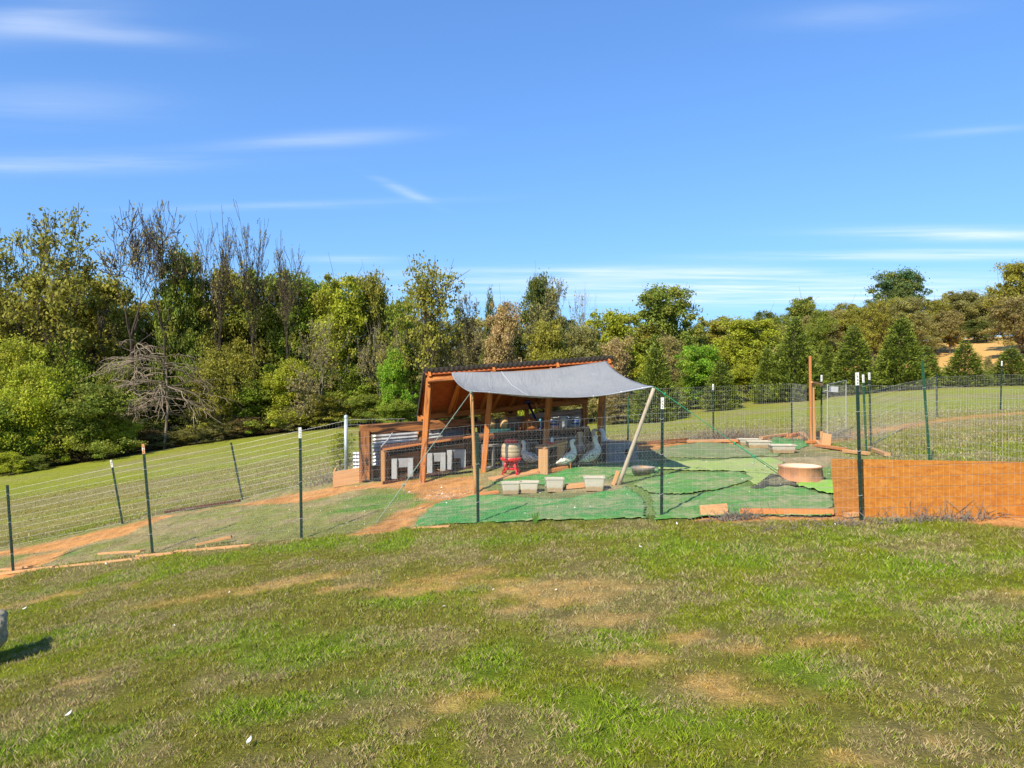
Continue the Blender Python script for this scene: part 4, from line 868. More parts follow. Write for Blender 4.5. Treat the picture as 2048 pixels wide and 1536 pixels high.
for (j0, j1) in ((NV-3, NV-1),):
    A_ = TP[j0:, :, :].copy(); A_[:, :, 2] += .005; A_[:, :, 1] -= .002; o = grid_mb(A_).build('hem', M['tarp_hem'], tp0, smooth=True); m__ = o.modifiers.new('thick', 'SOLIDIFY'); m__.thickness = .003
# overlapping seam of the two cloths
def row_at(j, f): i_ = int(f); return TP[j, i_]*(1-f+i_)+TP[j, i_+1]*(f-i_)
seam = np.array([[row_at(j, 24+9.*j/(NV-1)), row_at(j, 24.45+9.*j/(NV-1))] for j in range(NV)]); seam[:, :, 2] += .006
o = grid_mb(seam.transpose(1, 0, 2)).build('seam', M['tarp_hem'], tp0, smooth=True); m__ = o.modifiers.new('thick', 'SOLIDIFY'); m__.thickness = .004
for i in (10, 24, 36, 48, 60, 68):
    p = TP[NV-2, i]+[0, -.006, .006]; mb = MB(); mb.lathe(p, [(.006, .0), (.008, .004), (.014, .004), (.016, 0), (.014, -.003)], 12); mb.build('grommet', M['galv'], tp0)
# poles
def rod(name, a, b, r0, r1, mat, label, cat, n_=10, bend=.0):
    a = np.array(a); b = np.array(b); pts = [a+(b-a)*k/6+np.array([bend*math.sin(math.pi*k/6), 0, 0]) for k in range(7)]
    L = np.linalg.norm(b-a); o_ = thing(name, a, label, cat); mb = MB(); mb.tube(pts, [r0+(r1-r0)*k/6 for k in range(7)], n_)
    # length-wise wood coordinates
    for fi, f in enumerate(mb.f): mb.uv[fi] = [(float(mb.v[q][2]), float(mb.v[q][0]*3)) for q in f]
    mb.build('shaft', M[mat], o_, smooth=True); return o_
rod('tarp_pole', pb(952, 0, 10.9)-[0, 0, .05], P(943, 783, 10.88), .026, .026, 'stain2', 'thin upright pole holding the left front corner of the tarp', 'pole')
o = rod('tarp_pole', pb(1236, 0, 10.5)-[0, 0, .03], P(1308, 776, 10.31), .03, .026, 'pole', 'pale leaning pole holding the right front corner of the tarp', 'pole')
b = pb(1234, 0, 10.5); mb = MB(); mb.board(b+[-.06, -.02, .0], b+[.02, 0, .2], .05, .03, up=(0, -1, 0)); mb.build('foot_wedge', M['edge'], o)
# ropes
def rope(pts, r_, mat, label, knots=()):
    P_ = [np.array(p, float) for p in pts]; o_ = thing('guy_rope', P_[-1], label, 'rope'); mb = MB(); mb.tube(P_, r_, 6); mb.build('line', M[mat], o_, smooth=True)
    for k in knots:
        mb = MB(); k = np.array(k)
        for q in range(3): mb.tube([k+[math.cos(t__)*.016, math.sin(t__)*.012, .012*(q-1)+.006*math.sin(t__*2)] for t__ in np.linspace(0, 6.28, 9)], .005, 5)
        mb.tube([k, k+[.015, 0, -.07], k+[.005, 0, -.12]], .003, 4); mb.build('knot', M[mat], o_, smooth=True)
    return o_
ga = gnd(752, 1046); gb = gnd(1562, 952)
ra = P(942, 784, 10.84); rm = ra+(ga-ra)*.74
rope([ra, rm, ga+[0, 0, .0]], .0055, 'rope2', 'pale rope from the left tarp corner down to the lawn inside the pen', (ra, rm))
rb = P(1309, 774, 10.28); m1 = rb+(gb-rb)*.63; m0 = rb+(gb-rb)*.08
rope([rb, m0, m1, gb], .005, 'rope', 'bright green rope from the right tarp corner to the turf by the round tub', (m0, m1, rb+(gb-rb)*.78))
rope([m1+[0, 0, .006], gb+[.05, 0, .01]], .004, 'rope', 'second green strand of the doubled rope near the round tub')

# ------------------------------------------------------------------ timber frame with corrugated wall, left of the shed
tf = thing('timber_frame_wall', G(-2.3, 12.8), 'old dark timber beam and post with corrugated metal sheets left of the shed', 'wall')
b = pb(731, 0, 12.6); mb = MB(); mb.board(b-[0, 0, .1], P(730, 862, 12.6), .19, .15, up=(0, -1, 0), ch=.012); mb.build('post', M['tie'], tf)
mb = MB(); mb.board(P(719, 860, 12.6), P(953, 845, 13.2), .17, .155, up=(0, -1, 0), ch=.014); mb.build('beam', M['tie'], tf)
mb = MB(); b = pb(937, 0, 13.2); mb.board(b, P(937, 858, 13.2), .13, .12, up=(0, -1, 0)); mb.build('post', M['tie'], tf)
mb = MB(); b = pb(844, 0, 13.0); mb.board(b, P(844, 862, 12.95), .1, .1, up=(0, -1, 0)); mb.build('post', M['tie'], tf)
def corr(a, b, z0, z1, name, parent, pitch=.062, amp=.011):
    """sheet standing between a and b with level corrugations"""
    a = np.array(a, float); b = np.array(b, float); m_ = int((z1-z0)/pitch*8); nn = np.cross((b-a), [0, 0, 1]); nn /= np.linalg.norm(nn); nx_ = 12
    A_ = np.zeros((m_+1, nx_+1, 3))
    for j in range(m_+1):
        for i in range(nx_+1): p = a+(b-a)*i/nx_; A_[j, i] = [p[0], p[1], p[2]+z0+(z1-z0)*j/m_]+nn*amp*math.sin(2*math.pi*j/8)+nn*.006*math.sin(i*1.7+j*.02)
    o_ = grid_mb(A_).build(name, M['galv'], parent, smooth=True); m__ = o_.modifiers.new('thick', 'SOLIDIFY'); m__.thickness = .002; return o_
wa = P(745, 930, 12.95); wb = P(845, 918, 13.2); corr([wa[0], wa[1], 0], [wb[0], wb[1], .05], P(745, 932, 12.95)[2], P(745, 862, 12.95)[2], 'corrugated_sheet', tf)
wc = P(942, 905, 13.45); corr([wb[0], wb[1]+.02, 0], [wc[0], wc[1], .08], P(845, 922, 13.2)[2], P(845, 860, 13.2)[2], 'corrugated_sheet', tf)
sa = P(706, 950, 12.85); sb = P(724, 948, 12.85); corr([sa[0], sa[1], 0], [sb[0], sb[1], .0], P(706, 953, 12.85)[2], P(706, 904, 12.85)[2], 'corrugated_sheet', tf)
mb = MB(); mb.board(P(742, 944, 12.9), P(770, 942, 12.9), .2, .02, up=(0, -1, 0)); mb.build('lower_board', M['tie'], tf)
pb_ = thing('plank_box', gnd(695, 968), 'low plank box side of two boards left of the old timber post', 'planks')
for k in range(2):
    a = pb(667, 0, 12.5); mb = MB(); zc = .065+.132*k; mb.board(a+[0, 0, zc], [b_ for b_ in (pb(722, 0, 12.55)+[0, 0, zc])], .13, .03, up=(0, -1, 0)); mb.build('plank', M['edge'], pb_)
mb = MB(); a = pb(667, 0, 12.5); mb.board(a+[.0, .02, .13], a+[-.08, .5, .16], .25, .03, up=(1, .2, 0)); mb.build('end_board', M['edge'], pb_)
# low hutch with three block arches
h0 = pb(766, 0, 12.2); h1p = pb(948, 0, 12.85); hz0 = P(766, 899, 12.2)[2]; hz1 = P(948, 872, 12.85)[2]
hut = thing('low_duck_hutch', (h0+h1p)/2, 'long low open hutch with a sloping top board and dark wooden inside', 'hutch')
hv = (h1p-h0); hv[2] = 0; hv /= np.linalg.norm(hv); hn = np.array([-.12, .993, 0])
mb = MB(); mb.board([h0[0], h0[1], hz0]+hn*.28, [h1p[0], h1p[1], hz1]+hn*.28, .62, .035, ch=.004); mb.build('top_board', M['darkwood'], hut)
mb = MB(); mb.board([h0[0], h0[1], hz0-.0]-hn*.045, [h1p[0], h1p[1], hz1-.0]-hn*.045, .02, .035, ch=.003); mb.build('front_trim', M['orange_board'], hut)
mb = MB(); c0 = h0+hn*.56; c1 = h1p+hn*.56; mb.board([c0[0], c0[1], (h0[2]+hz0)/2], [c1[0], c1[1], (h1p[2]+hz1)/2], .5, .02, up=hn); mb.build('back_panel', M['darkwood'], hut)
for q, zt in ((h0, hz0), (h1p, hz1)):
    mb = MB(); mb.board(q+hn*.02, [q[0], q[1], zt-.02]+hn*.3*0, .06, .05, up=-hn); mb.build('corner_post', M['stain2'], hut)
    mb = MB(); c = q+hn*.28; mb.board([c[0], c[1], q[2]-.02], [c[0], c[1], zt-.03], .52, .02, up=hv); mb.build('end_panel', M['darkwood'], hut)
mb = MB(); mb.board(h0+[0, 0, .015]-hn*.02, h1p+[0, 0, .015]-hn*.02, .03, .045); mb.build('sill', M['darkwood'], hut)
mb = MB(); mb.board(h0+[0, 0, .012]+hn*.3, h1p+[0, 0, .012]+hn*.3, .5, .02); mb.build('floor_board', M['straw'], hut)
mb = MB(); mb.board(h0+hn*.4+[0, 0, .25], h1p+hn*.4+[0, 0, .28], .3, .012, up=hn); mb.build('inner_panel', M['orange_board'], hut)
def arch(s_, wd, ht, label, mat='block', dep=.2):
    c = h0+(h1p-h0)*s_+hn*.10+np.array([0, 0, .03]); o_ = thing('block_arch', c, label, 'block', 'grey block doorways in the low hutch'); t_ = .095
    for sg_ in (-1, 1): p = c+hv*sg_*(wd/2-t_/2); mb = MB(); mb.board(p-hn*.012, p-hn*.012+[0, 0, ht], t_-.004, dep, up=-hn, ch=.006); mb.build('side_block', M[mat], o_)
    mb = MB(); z = ht-.075; mb.board(c-hv*(wd/2-t_)+[0, 0, z], c+hv*(wd/2-t_)+[0, 0, z], dep-.01, .145, ch=.005); mb.build('lintel_block', M[mat], o_)
    mb = MB(); vs = []; 
    for k in range(40):
        a = c+hv*random.uniform(-.08, .1)+hn*random.uniform(-.02, .2)+[0, 0, random.uniform(0, .07)*(1 if random.random() < .6 else .4)]; dd_ = rng.normal(size=3)*[.06, .06, .015]; mb.tube([a-dd_, a+dd_], .004, 3)
    mb.build('straw', M['straw'], o_, kind='stuff'); return o_
arch(.205, .37, .33, 'grey block doorway nearest the left end of the low hutch'); arch(.575, .33, .33, 'grey block doorway just right of the first orange shed post'); arch(.80, .34, .33, 'grey block doorway at the right end of the low hutch')
mb = MB(); c = P(862, 963, 11.95); mb.tube([gnd(715, 966)+[0, 0, .02], gnd(780, 962)+[0, 0, .03], gnd(850, 957)+[0, 0, .025], gnd(945, 945)+[0, 0, .02]], .016, 6); solo(mb, 'black_hose', M['ink'], 'black hose lying along the foot of the low hutch', 'hose', smooth=True)
mb = MB(); q = P(792, 865, 12.5); mb.tube([P(762, 894, 12.3), P(775, 880, 12.45), P(785, 866, 12.55)], .012, 6); solo(mb, 'thin_rod', M['pipe'], 'thin pale rod leaning on the corrugated sheet above the hutch', 'rod')

# ------------------------------------------------------------------ dark bench with jugs, bag and buckets
t0_ = P(955, 872, 12.75); t1_ = P(1178, 855, 13.35); bn = np.array([-(t1_-t0_)[1], (t1_-t0_)[0], 0]); bn /= np.linalg.norm(bn); bv = np.array([(t1_-t0_)[0], (t1_-t0_)[1], 0]); bv /= np.linalg.norm(bv)
bench = thing('storage_bench', G((t0_+t1_)[0]/2, (t0_+t1_)[1]/2), 'long dark wooden storage bench under the shed roof', 'bench')
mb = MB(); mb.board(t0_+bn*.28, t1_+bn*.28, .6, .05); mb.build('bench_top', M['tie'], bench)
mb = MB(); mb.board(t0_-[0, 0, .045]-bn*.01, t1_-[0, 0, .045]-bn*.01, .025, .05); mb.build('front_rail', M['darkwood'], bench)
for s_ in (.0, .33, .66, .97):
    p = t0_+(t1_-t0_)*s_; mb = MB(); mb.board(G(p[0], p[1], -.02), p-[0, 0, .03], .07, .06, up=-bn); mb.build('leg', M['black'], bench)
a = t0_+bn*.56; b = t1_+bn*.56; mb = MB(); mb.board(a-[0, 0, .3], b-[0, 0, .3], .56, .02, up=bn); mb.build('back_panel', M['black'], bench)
a = G(*(t1_+bn*.05)[:2]); mb = MB(); mb.board(a+[.10, 0, -.02], t1_+[.0, 0, -.03]+bn*.05, .05, .5*.2, up=-bn); mb.build('slanting_end_leg', M['black'], bench)
def onb(px, back=.2):  # point on the bench top under a pixel column
    s_ = (px-955)/(1178-955); p = t0_+(t1_-t0_)*s_+bn*back; return p+[0, 0, .025]
def jug(px, sc, label):
    p = onb(px, .15); o_ = thing('plastic_jug', p, label, 'jug', 'tan jugs on the bench'); s = sc; mb = MB()
    mb.lathe(p+[0, 0, .07], [(.001, 0), (.062*s, 0), (.068*s, .012), (.068*s, .11*s), (.06*s, .135*s), (.035*s, .155*s), (.02*s, .165*s), (.018*s, .185*s), (.001, .185*s)], 18); mb.build('body', M['jug2'], o_, smooth=True)
    mb = MB(); mb.tube([p+[.050*s, 0, .07+.12*s], p+[.058*s, 0, .07+.155*s], p+[.04*s, 0, .07+.17*s], p+[.02*s, 0, .07+.165*s]], .005, 6); mb.build('handle', M['jug2'], o_, smooth=True)
    mb = MB(); mb.lathe(p+[0, 0, .07], [(.02*s, .185*s), (.021*s, .2*s), (.001, .2*s)], 12); mb.build('cap', M['jug2'], o_, smooth=True); return o_
p = onb(1000, .15); cr = thing('low_crate', p, 'low dark teal crate under the tan jugs', 'crate')
mb = MB(); 
for sg_ in (-1, 1): mb.board(p-bv*.27+bn*sg_*.14+[0, 0, .035], p+bv*.27+bn*sg_*.14+[0, 0, .035], .012, .07)
for sg_ in (-1, 1): mb.board(p+bv*sg_*.265-bn*.135+[0, 0, .035], p+bv*sg_*.265+bn*.135+[0, 0, .035], .012, .068)
mb.build('walls', M['teal'], cr); mb = MB(); mb.board(p-bv*.26+[0, 0, .008], p+bv*.26+[0, 0, .008], .27, .012); mb.build('base', M['teal'], cr)
jug(987, .95, 'smaller tan jug, left one on the teal crate'); jug(1011, 1.1, 'larger tan jug, right one on the teal crate')
p = onb(1065, .2); bg_ = thing('burlap_sack', p, 'slumped brown burlap sack on the bench beside the buckets', 'sack'); V_ = []; F_ = []
mb = MB(); nn_ = 20; prof = [(.001, 0), (.17, 0), (.2, .04), (.19, .1), (.15, .16), (.07, .19), (.001, .2)]
for (r_, z_) in prof:
    for k in range(nn_): an = 6.283*k/nn_; w__ = 1+.12*math.sin(3*an+z_*20)+.06*math.sin(7*an); V_.append(p+bv*r_*w__*math.cos(an)*1.05+bn*r_*w__*math.sin(an)*.7+[0, 0, z_*(1+.12*math.sin(2*an))])
mb.add(V_, [[i*nn_+k, i*nn_+(k+1) % nn_, (i+1)*nn_+(k+1) % nn_, (i+1)*nn_+k] for i in range(len(prof)-1) for k in range(nn_)]); mb.build('body', M['burlap'], bg_, smooth=True)
mb = MB(); mb.tube([p+bv*(-.16)+[0, 0, .15]-bn*.1, p+[0, 0, .17]-bn*.12, p+bv*.15+[0, 0, .13]-bn*.1], .008, 5); mb.build('drawstring', M['straw'], bg_, smooth=True)
def bucket(px, back, rr_, hh, label, blue=False):
    p = onb(px, back); o_ = thing('bucket', p, label, 'bucket', 'buckets at the right end of the bench'); mb = MB()
    mb.lathe(p, [(.001, 0), (rr_*.86, 0), (rr_*.9, .01), (rr_, hh), (rr_*1.06, hh), (rr_*1.06, hh+.012), (rr_*.98, hh+.012), (rr_*.88, .03), (.001, .03)], 20); mb.build('body', M['white'], o_, smooth=True)
    mb = MB(); mb.lathe(p, [(rr_*1.04, hh*.8), (rr_*1.05, hh*.82), (rr_*1.04, hh*.84)], 20); mb.build('rib', M['white'], o_, smooth=True)
    if blue:
        for z_ in (.62, .28): mb = MB(); mb.lathe(p, [(rr_*(.9+.1*z_)+.003, hh*z_), (rr_*(.9+.1*(z_+.16))+.003, hh*(z_+.16))], 20); mb.build('printed_band', M['blue'], o_, smooth=True)
    mb = MB(); mb.tube([p+[math.cos(a_)*rr_*1.07, -math.sin(a_)*rr_*1.08, hh*(.85-.35*math.sin(a_))] for a_ in np.linspace(0, math.pi, 9)], .003, 5); mb.build('bail', M['wire'], o_, smooth=True)
bucket(1113, .2, .095, .185, 'white bucket with blue print beside the sack, leftmost of the buckets', True); bucket(1129, .12, .085, .19, 'plain white bucket, second of the buckets'); bucket(1142, .2, .075, .17, 'plain white bucket squeezed in the middle'); bucket(1154, .1, .085, .165, 'white bucket with a blue band, rightmost by the rear post', True)
# things below the bench: dirty blocks with holes
def cblock(px, py, d, w_, h_, label):
    p = pb(px, 0, d); o_ = thing('concrete_block', p, label, 'block', 'dirty blocks below the bench'); t_ = .035
    mb = MB(); mb.board(p-bv*(w_/2)+[0, 0, t_/2], p+bv*(w_/2)+[0, 0, t_/2], .18, t_); mb.board(p-bv*(w_/2)+[0, 0, h_-t_/2], p+bv*(w_/2)+[0, 0, h_-t_/2], .18, t_)
    for k in (-1, 0, 1): q = p+bv*k*(w_/2-t_/2); mb.board(q+[0, 0, t_], q+[0, 0, h_-t_], t_, .178, up=-bn)
    mb.build('shell', M['block_d'], o_)
cblock(986, 0, 12.65, .36, .40, 'dirty grey block behind the second orange post'); cblock(1055, 0, 12.85, .36, .36, 'dirty grey block right of the red feeder'); cblock(1112, 0, 13.0, .36, .38, 'dirty grey block behind the small wooden stand')
cblock(1150, 0, 13.1, .3, .36, 'dirty grey block behind the white ducks')
# ------------------------------------------------------------------ red drinker
c = pb(1022, 0, 11.75); dr = thing('poultry_feeder', c, 'poultry feeder with cloudy jar, red lid and red tripod stand', 'feeder')
mb = MB(); mb.board(pb(982, 0, 11.55)+[0, 0, .02], pb(1108, 0, 11.95)+[0, 0, .02], .30, .03); solo(mb, 'ground_board', M['edge'], 'pale board on the ground under the red feeder', 'board')
c = c+[0, 0, .035]
for k in range(4):
    an = k*math.pi/2+.62; u = np.array([math.cos(an), math.sin(an), 0]); mb = MB(); mb.tube([c+u*.17+[0, 0, .0], c+u*.15+[0, 0, .05], c+u*.11+[0, 0, .12], c+u*.105+[0, 0, .22]], [.026, .02, .02, .026], 8); mb.build('leg', M['red'], dr, smooth=True)
mb = MB(); mb.lathe(c, [(.02, .07), (.10, .07), (.12, .075), (.12, .095), (.1, .10), (.02, .10)], 24); mb.build('base_ring', M['red'], dr, smooth=True)
mb = MB(); mb.lathe(c, [(.08, .20), (.14, .205), (.165, .225), (.168, .262), (.160, .262), (.15, .235), (.08, .23)], 28); mb.build('trough', M['red'], dr, smooth=True)
mb = MB(); mb.lathe(c, [(.03, .10), (.035, .2), (.03, .21)], 12); mb.build('column', M['red'], dr, smooth=True)
mb = MB(); mb.lathe(c, [(.10, .225), (.14, .25), (.152, .30), (.155, .335), (.149, .342), (.155, .35), (.155, .39), (.149, .397), (.154, .405), (.148, .45), (.12, .485), (.09, .50), (.001, .5)], 32); mb.build('jar', M['jug'], dr, smooth=True)
mb = MB(); mb.lathe(c, [(.088, .49), (.098, .495), (.098, .535), (.09, .55), (.001, .552)], 24)
for k in range(16): an = k*math.pi/8; mb.board(c+[math.cos(an)*.098, math.sin(an)*.098, .495], c+[math.cos(an)*.098, math.sin(an)*.098, .535], .012, .012, up=(math.cos(an), math.sin(an), 0))
mb.build('lid', M['red'], dr)
# small wooden stand with red dish
s0 = pb(1080, 0, 11.7); s1 = pb(1127, 0, 11.95); stn = thing('wooden_stand', (s0+s1)/2, 'small tan wooden stand between the red feeder and the white duck', 'stand'); zt = .42
mb = MB(); mb.board(s0+[0, 0, zt], s1+[0, 0, zt+.02], .26, .03); mb.build('top', M['edge'], stn)
mb = MB(); mb.board(s0+[.05, 0, 0], s0+[.05, 0, zt-.02], .15, .22, up=(0, -1, 0)); mb.build('leg', M['edge'], stn); mb = MB(); mb.board(s1+[-.04, .02, 0], s1+[-.04, .02, zt-.01], .12, .2, up=(0, -1, 0)); mb.build('leg', M['edge'], stn)
mb = MB(); mb.board(s0+[-.04, -.1, .03], s1+[.06, -.1, .03], .05, .06); mb.build('base_rail', M['orange_board'], stn)
p = s0+(s1-s0)*.45+[0, 0, zt+.018]; mb = MB(); mb.lathe(p, [(.001, 0), (.05, 0), (.055, .02), (.06, .032), (.05, .03), (.045, .01), (.001, .008)], 18); fd = thing('small_red_drinker', p, 'small red drinker dish on top of the tan wooden stand', 'drinker'); mb.build('dish', M['red'], fd, smooth=True)
mb = MB(); mb.lathe(p+[.02, 0, .01], [(.022, 0), (.024, .06), (.018, .085), (.006, .1), (.001, .1)], 12); mb.build('bottle', M['white'], fd, smooth=True)
# tools leaning in the shed
tb = P(1090, 880, 13.0); tt = P(1056, 805, 13.6); o = thing('blue_handled_tool', [tb[0], tb[1], tb[2]], 'dark blue handled tool leaning diagonally under the shed roof', 'tool')
mb = MB(); mb.tube([tb, tb+(tt-tb)*.5, tt], .022, 8); mb.build('handle', M['navy'], o, smooth=True)
mb = MB(); q = tb+(tt-tb)*.42+[.05, -.04, 0]; mb.board(q-[-.01, 0, .07], q+[-.01, 0, .09], .035, .02, up=(0, -1, 0)); mb.build('light_blue_grip', M['ltblue'], o)
mb = MB(); mb.board(tt-[.06, 0, .0], tt+[.05, 0, .02], .06, .05); mb.build('head', M['navy'], o)
rod('long_handled_tool', P(1086, 870, 13.3), P(1071, 803, 13.5), .014, .013, 'stain2', 'thin pale wooden handle leaning right of the blue tool', 'tool')
# ------------------------------------------------------------------ grey tote, bins, pans
c = pb(1238, 0, 12.3); tt_ = thing('grey_tote', c, 'upturned dark grey plastic tote with a round hole, right of the white ducks', 'tote')
def taper(c, lx, ly, z0, z1, s0_, s1_, rz, mb, n_=5, rr_=.18):
    vs = []; 
    def ring(s_, z_):
        out_ = []
        for (qx, qy, a0_) in ((1, 1, 0), (-1, 1, 90), (-1, -1, 180), (1, -1, 270)):
            for k in range(n_): a_ = R(a0_+90*k/(n_-1)); x = qx*(lx/2-rr_*ly/2)+math.cos(a_)*rr_*ly/2; y = qy*(ly/2-rr_*ly/2)+math.sin(a_)*rr_*ly/2; x *= s_; y *= s_; out_.append(c+np.array([x*math.cos(rz)-y*math.sin(rz), x*math.sin(rz)+y*math.cos(rz), z_]))
        return out_
    m_ = 4*n_
    vs = ring(s0_, z0)+ring(s1_, z1); mb.add(vs, [[k, (k+1) % m_, m_+(k+1) % m_, m_+k] for k in range(m_)]); return ring
mb = MB(); rg = taper(c, .54, .40, 0, .30, 1.0, .92, .12, mb); m_ = 20; mb.add(rg(.92, .30)+rg(.86, .325), [[k, (k+1) % m_, m_+(k+1) % m_, m_+k] for k in range(m_)]+[list(range(m_, 2*m_))]); mb.build('body', M['greytub'], tt_)
mb = MB(); mb.add(rg(1.05, .0)+rg(1.05, .04)+rg(1.0, .045), [[r_*m_+k, r_*m_+(k+1) % m_, (r_+1)*m_+(k+1) % m_, (r_+1)*m_+k] for r_ in range(2) for k in range(m_)]); mb.build('rim', M['greytub'], tt_)
mb = MB(); mb.add(rg(.955, .2)+rg(.975, .215)+rg(.945, .235), [[r_*m_+k, r_*m_+(k+1) % m_, (r_+1)*m_+(k+1) % m_, (r_+1)*m_+k] for r_ in range(2) for k in range(m_)]); mb.build('moulded_rib', M['greytub'], tt_)
hc = c+[math.sin(-.12)*-.19+.08, -.196+.01, .17]; mb = MB(); vs = [hc+[math.cos(a_)*.05, 0, math.sin(a_)*.05] for a_ in np.linspace(0, 6.283, 20, endpoint=False)]+[hc+[math.cos(a_)*.05, .05, math.sin(a_)*.05] for a_ in np.linspace(0, 6.283, 20, endpoint=False)]
mb.add(vs, [[k, (k+1) % 20, 20+(k+1) % 20, 20+k] for k in range(20)]+[list(range(20))]); mb.build('entrance_hole', M['hole'], tt_)  # black disc on the uncut body paints the dark inside of the hole
mb = MB(); mb.board(c+[-.22, -.02, .335], c+[.16, .0, .337], .2, .012); mb.build('lid_litter', M['edge'], tt_)
def binn(px, py, w_, dp, h_, rz, label, group, tilt=0.):
    g = gnd(px, py); g = g+[0, dp/2, .012]; o_ = thing('plastic_bin', g, label, 'bin', group); mb = MB(); th = .006
    rg = taper(g, w_, dp, 0, h_, .84, 1.0, rz, mb, 5, .16); m_ = 20
    mb.add(rg(1.0, h_)+rg(1.07, h_)+rg(1.07, h_-.012)+rg(1.0, h_-.012), [[r_*m_+k, r_*m_+(k+1) % m_, (r_+1)*m_+(k+1) % m_, (r_+1)*m_+k] for r_ in range(3) for k in range(m_)])
    mb.add(rg(.965, h_)+rg(.81, .01), [[k, m_+k, m_+(k+1) % m_, (k+1) % m_] for k in range(m_)]+[list(range(m_, 2*m_))]); mb.add(rg(.84, 0), [list(range(m_-1, -1, -1))]); mb.add(rg(.965, h_)+rg(1.0, h_), [[k, (k+1) % m_, m_+(k+1) % m_, m_+k] for k in range(m_)])
    bo = mb.build('shell', M['bin'], o_); mb = MB(); mb.add(rg(.89, h_*.42), [list(range(m_))]); mb.build('muddy_water', M['water'], bo); o_.rotation_euler = (tilt, 0, 0); return o_
FBN = 'row of plastic bins in front of the shed'; BBN = 'plastic bins at the rear of the turf'
binn(1021, 991, .25, .20, .165, .10, 'cloudy plastic bin at the left end of the front row', FBN); binn(1059, 989, .26, .20, .16, -.06, 'cloudy plastic bin touching the leftmost one of the front row', FBN)
binn(1110, 986, .25, .20, .185, .05, 'tall cloudy bin left of the wooden block in the front row', FBN); binn(1190, 984, .28, .22, .185, -.03, 'square open bin at the right end of the front row', FBN)
binn(1502, 892, .40, .24, .12, -.1, 'pale bin at the far left of the three rear bins', BBN); binn(1521, 898, .42, .26, .13, -.08, 'pale bin in the middle of the three rear bins', BBN); binn(1570, 908, .42, .28, .14, -.05, 'pale bin with tan water, nearest and rightmost of the three rear bins', BBN)
c = gnd(1616, 968)+[0, .26, 0]; tb_ = thing('round_tub', c, 'large round mud stained tub with pale inside, left of the sheet board', 'tub')
mb = MB(); mb.lathe(c, [(.001, .012), (.275, .012), (.30, .0), (.305, .01), (.295, .03), (.275, .19), (.285, .2), (.285, .215), (.268, .215)], 40); mb.build('wall', M['panout'], tb_, smooth=True)
mb = MB(); mb.lathe(c, [(.268, .214), (.262, .16), (.255, .15), (.001, .15)], 40); mb.build('inside', M['panin'], tb_, smooth=True)
c = gnd(1290, 952)+[0, .16, 0]; gp_ = thing('grey_feed_pan', c, 'low round grey brown feed pan near the foot of the leaning pole', 'pan')
mb = MB(); mb.lathe(c, [(.001, .01), (.15, .01), (.155, 0), (.172, .10), (.182, .115), (.178, .12), (.165, .11), (.148, .03), (.001, .03)], 32); mb.build('pan_wall', M['metalgrey'], gp_, smooth=True)
mb = MB(); mb.lathe(c, [(.160, .085), (.001, .085)], 32); mb.build('muddy_water', M['water'], gp_)
# ------------------------------------------------------------------ turf mats
def mat_sheet(pxs, mt, label, lift=.02, hump=None, group='artificial turf mats on the pen ground'):
    pl_ = poly(pxs); lo = pl_.min(0); hi = pl_.max(0); st = .035; gx = np.arange(lo[0], hi[0]+st, st); gy = np.arange(lo[1], hi[1]+st, st)
    # fill polygon with a grid whose border points snap to the outline
    XX, YY = np.meshgrid(gx, gy); ins = pmask(XX.ravel(), YY.ravel(), pl_, .02, .05, int(lift*1000)).reshape(XX.shape) > .5
    fs = []; vid = -np.ones(XX.shape, int); vs = []
    for j in range(XX.shape[0]-1):
        for i in range(XX.shape[1]-1):
            if ins[j, i] and ins[j, i+1] and ins[j+1, i] and ins[j+1, i+1]:
                f = []
                for (a_, b_) in ((j, i), (j, i+1), (j+1, i+1), (j+1, i)):
                    if vid[a_, b_] < 0: vid[a_, b_] = len(vs); vs.append([XX[a_, b_], YY[a_, b_]])
                    f.append(int(vid[a_, b_]))
                fs.append(f)
    vs = np.array(vs); z = H(vs[:, 0], vs[:, 1])+lift*.75+(fbm(vs[:, 0], vs[:, 1], 2.2, 3, 101)-.42)*.022+(fbm(vs[:, 0], vs[:, 1], 9, 3, 81)-.5)*.035
    if hump is not None: hx, hy, hr, hh = hump; z = z+hh*np.exp(-((vs[:, 0]-hx)**2+(vs[:, 1]-hy)**2)/hr**2)
    mb = MB(); mb.add(np.column_stack([vs, z]), fs); o_ = solo(mb, 'turf_mat', M[mt], label, 'turf mat', group, smooth=True); m__ = o_.modifiers.new('thick', 'SOLIDIFY'); m__.thickness = .006; m__.offset = -1; return o_
mat_sheet([(828, 1056), (850, 1020), (880, 1005), (960, 990), (1130, 1000), (1255, 975), (1290, 1000), (1298, 1040), (1120, 1042), (960, 1048)], 'turf_em', 'emerald green turf mat along the front fence left of the pale tipped post', .022)
mat_sheet([(975, 968), (1000, 955), (1110, 948), (1230, 905), (1330, 930), (1310, 952), (1240, 950), (1160, 970), (1040, 975)], 'turf_em', 'emerald green turf mat in the shade in front of the white ducks', .018)
mat_sheet([(1262, 972), (1330, 950), (1480, 944), (1510, 960), (1460, 975), (1380, 992), (1300, 990)], 'turf_mid', 'green turf mat in the middle of the pen right of the leaning pole', .026)
mat_sheet([(1304, 1042), (1300, 992), (1380, 993), (1470, 976), (1540, 972), (1600, 976), (1668, 996), (1668, 1035), (1500, 1032)], 'turf_mid', 'green turf mat along the front fence between pale tipped post and sheet board', .023)
mat_sheet([(1318, 940), (1325, 925), (1440, 922), (1545, 915), (1570, 925), (1568, 940), (1500, 945), (1400, 944)], 'turf_yel', 'yellow green turf mat crossing the middle of the pen', .03)
mat_sheet([(1486, 944), (1572, 938), (1580, 950), (1548, 966), (1512, 972), (1490, 962)], 'turf_yel', 'yellow green turf mat folded by the round tub', .020, None)
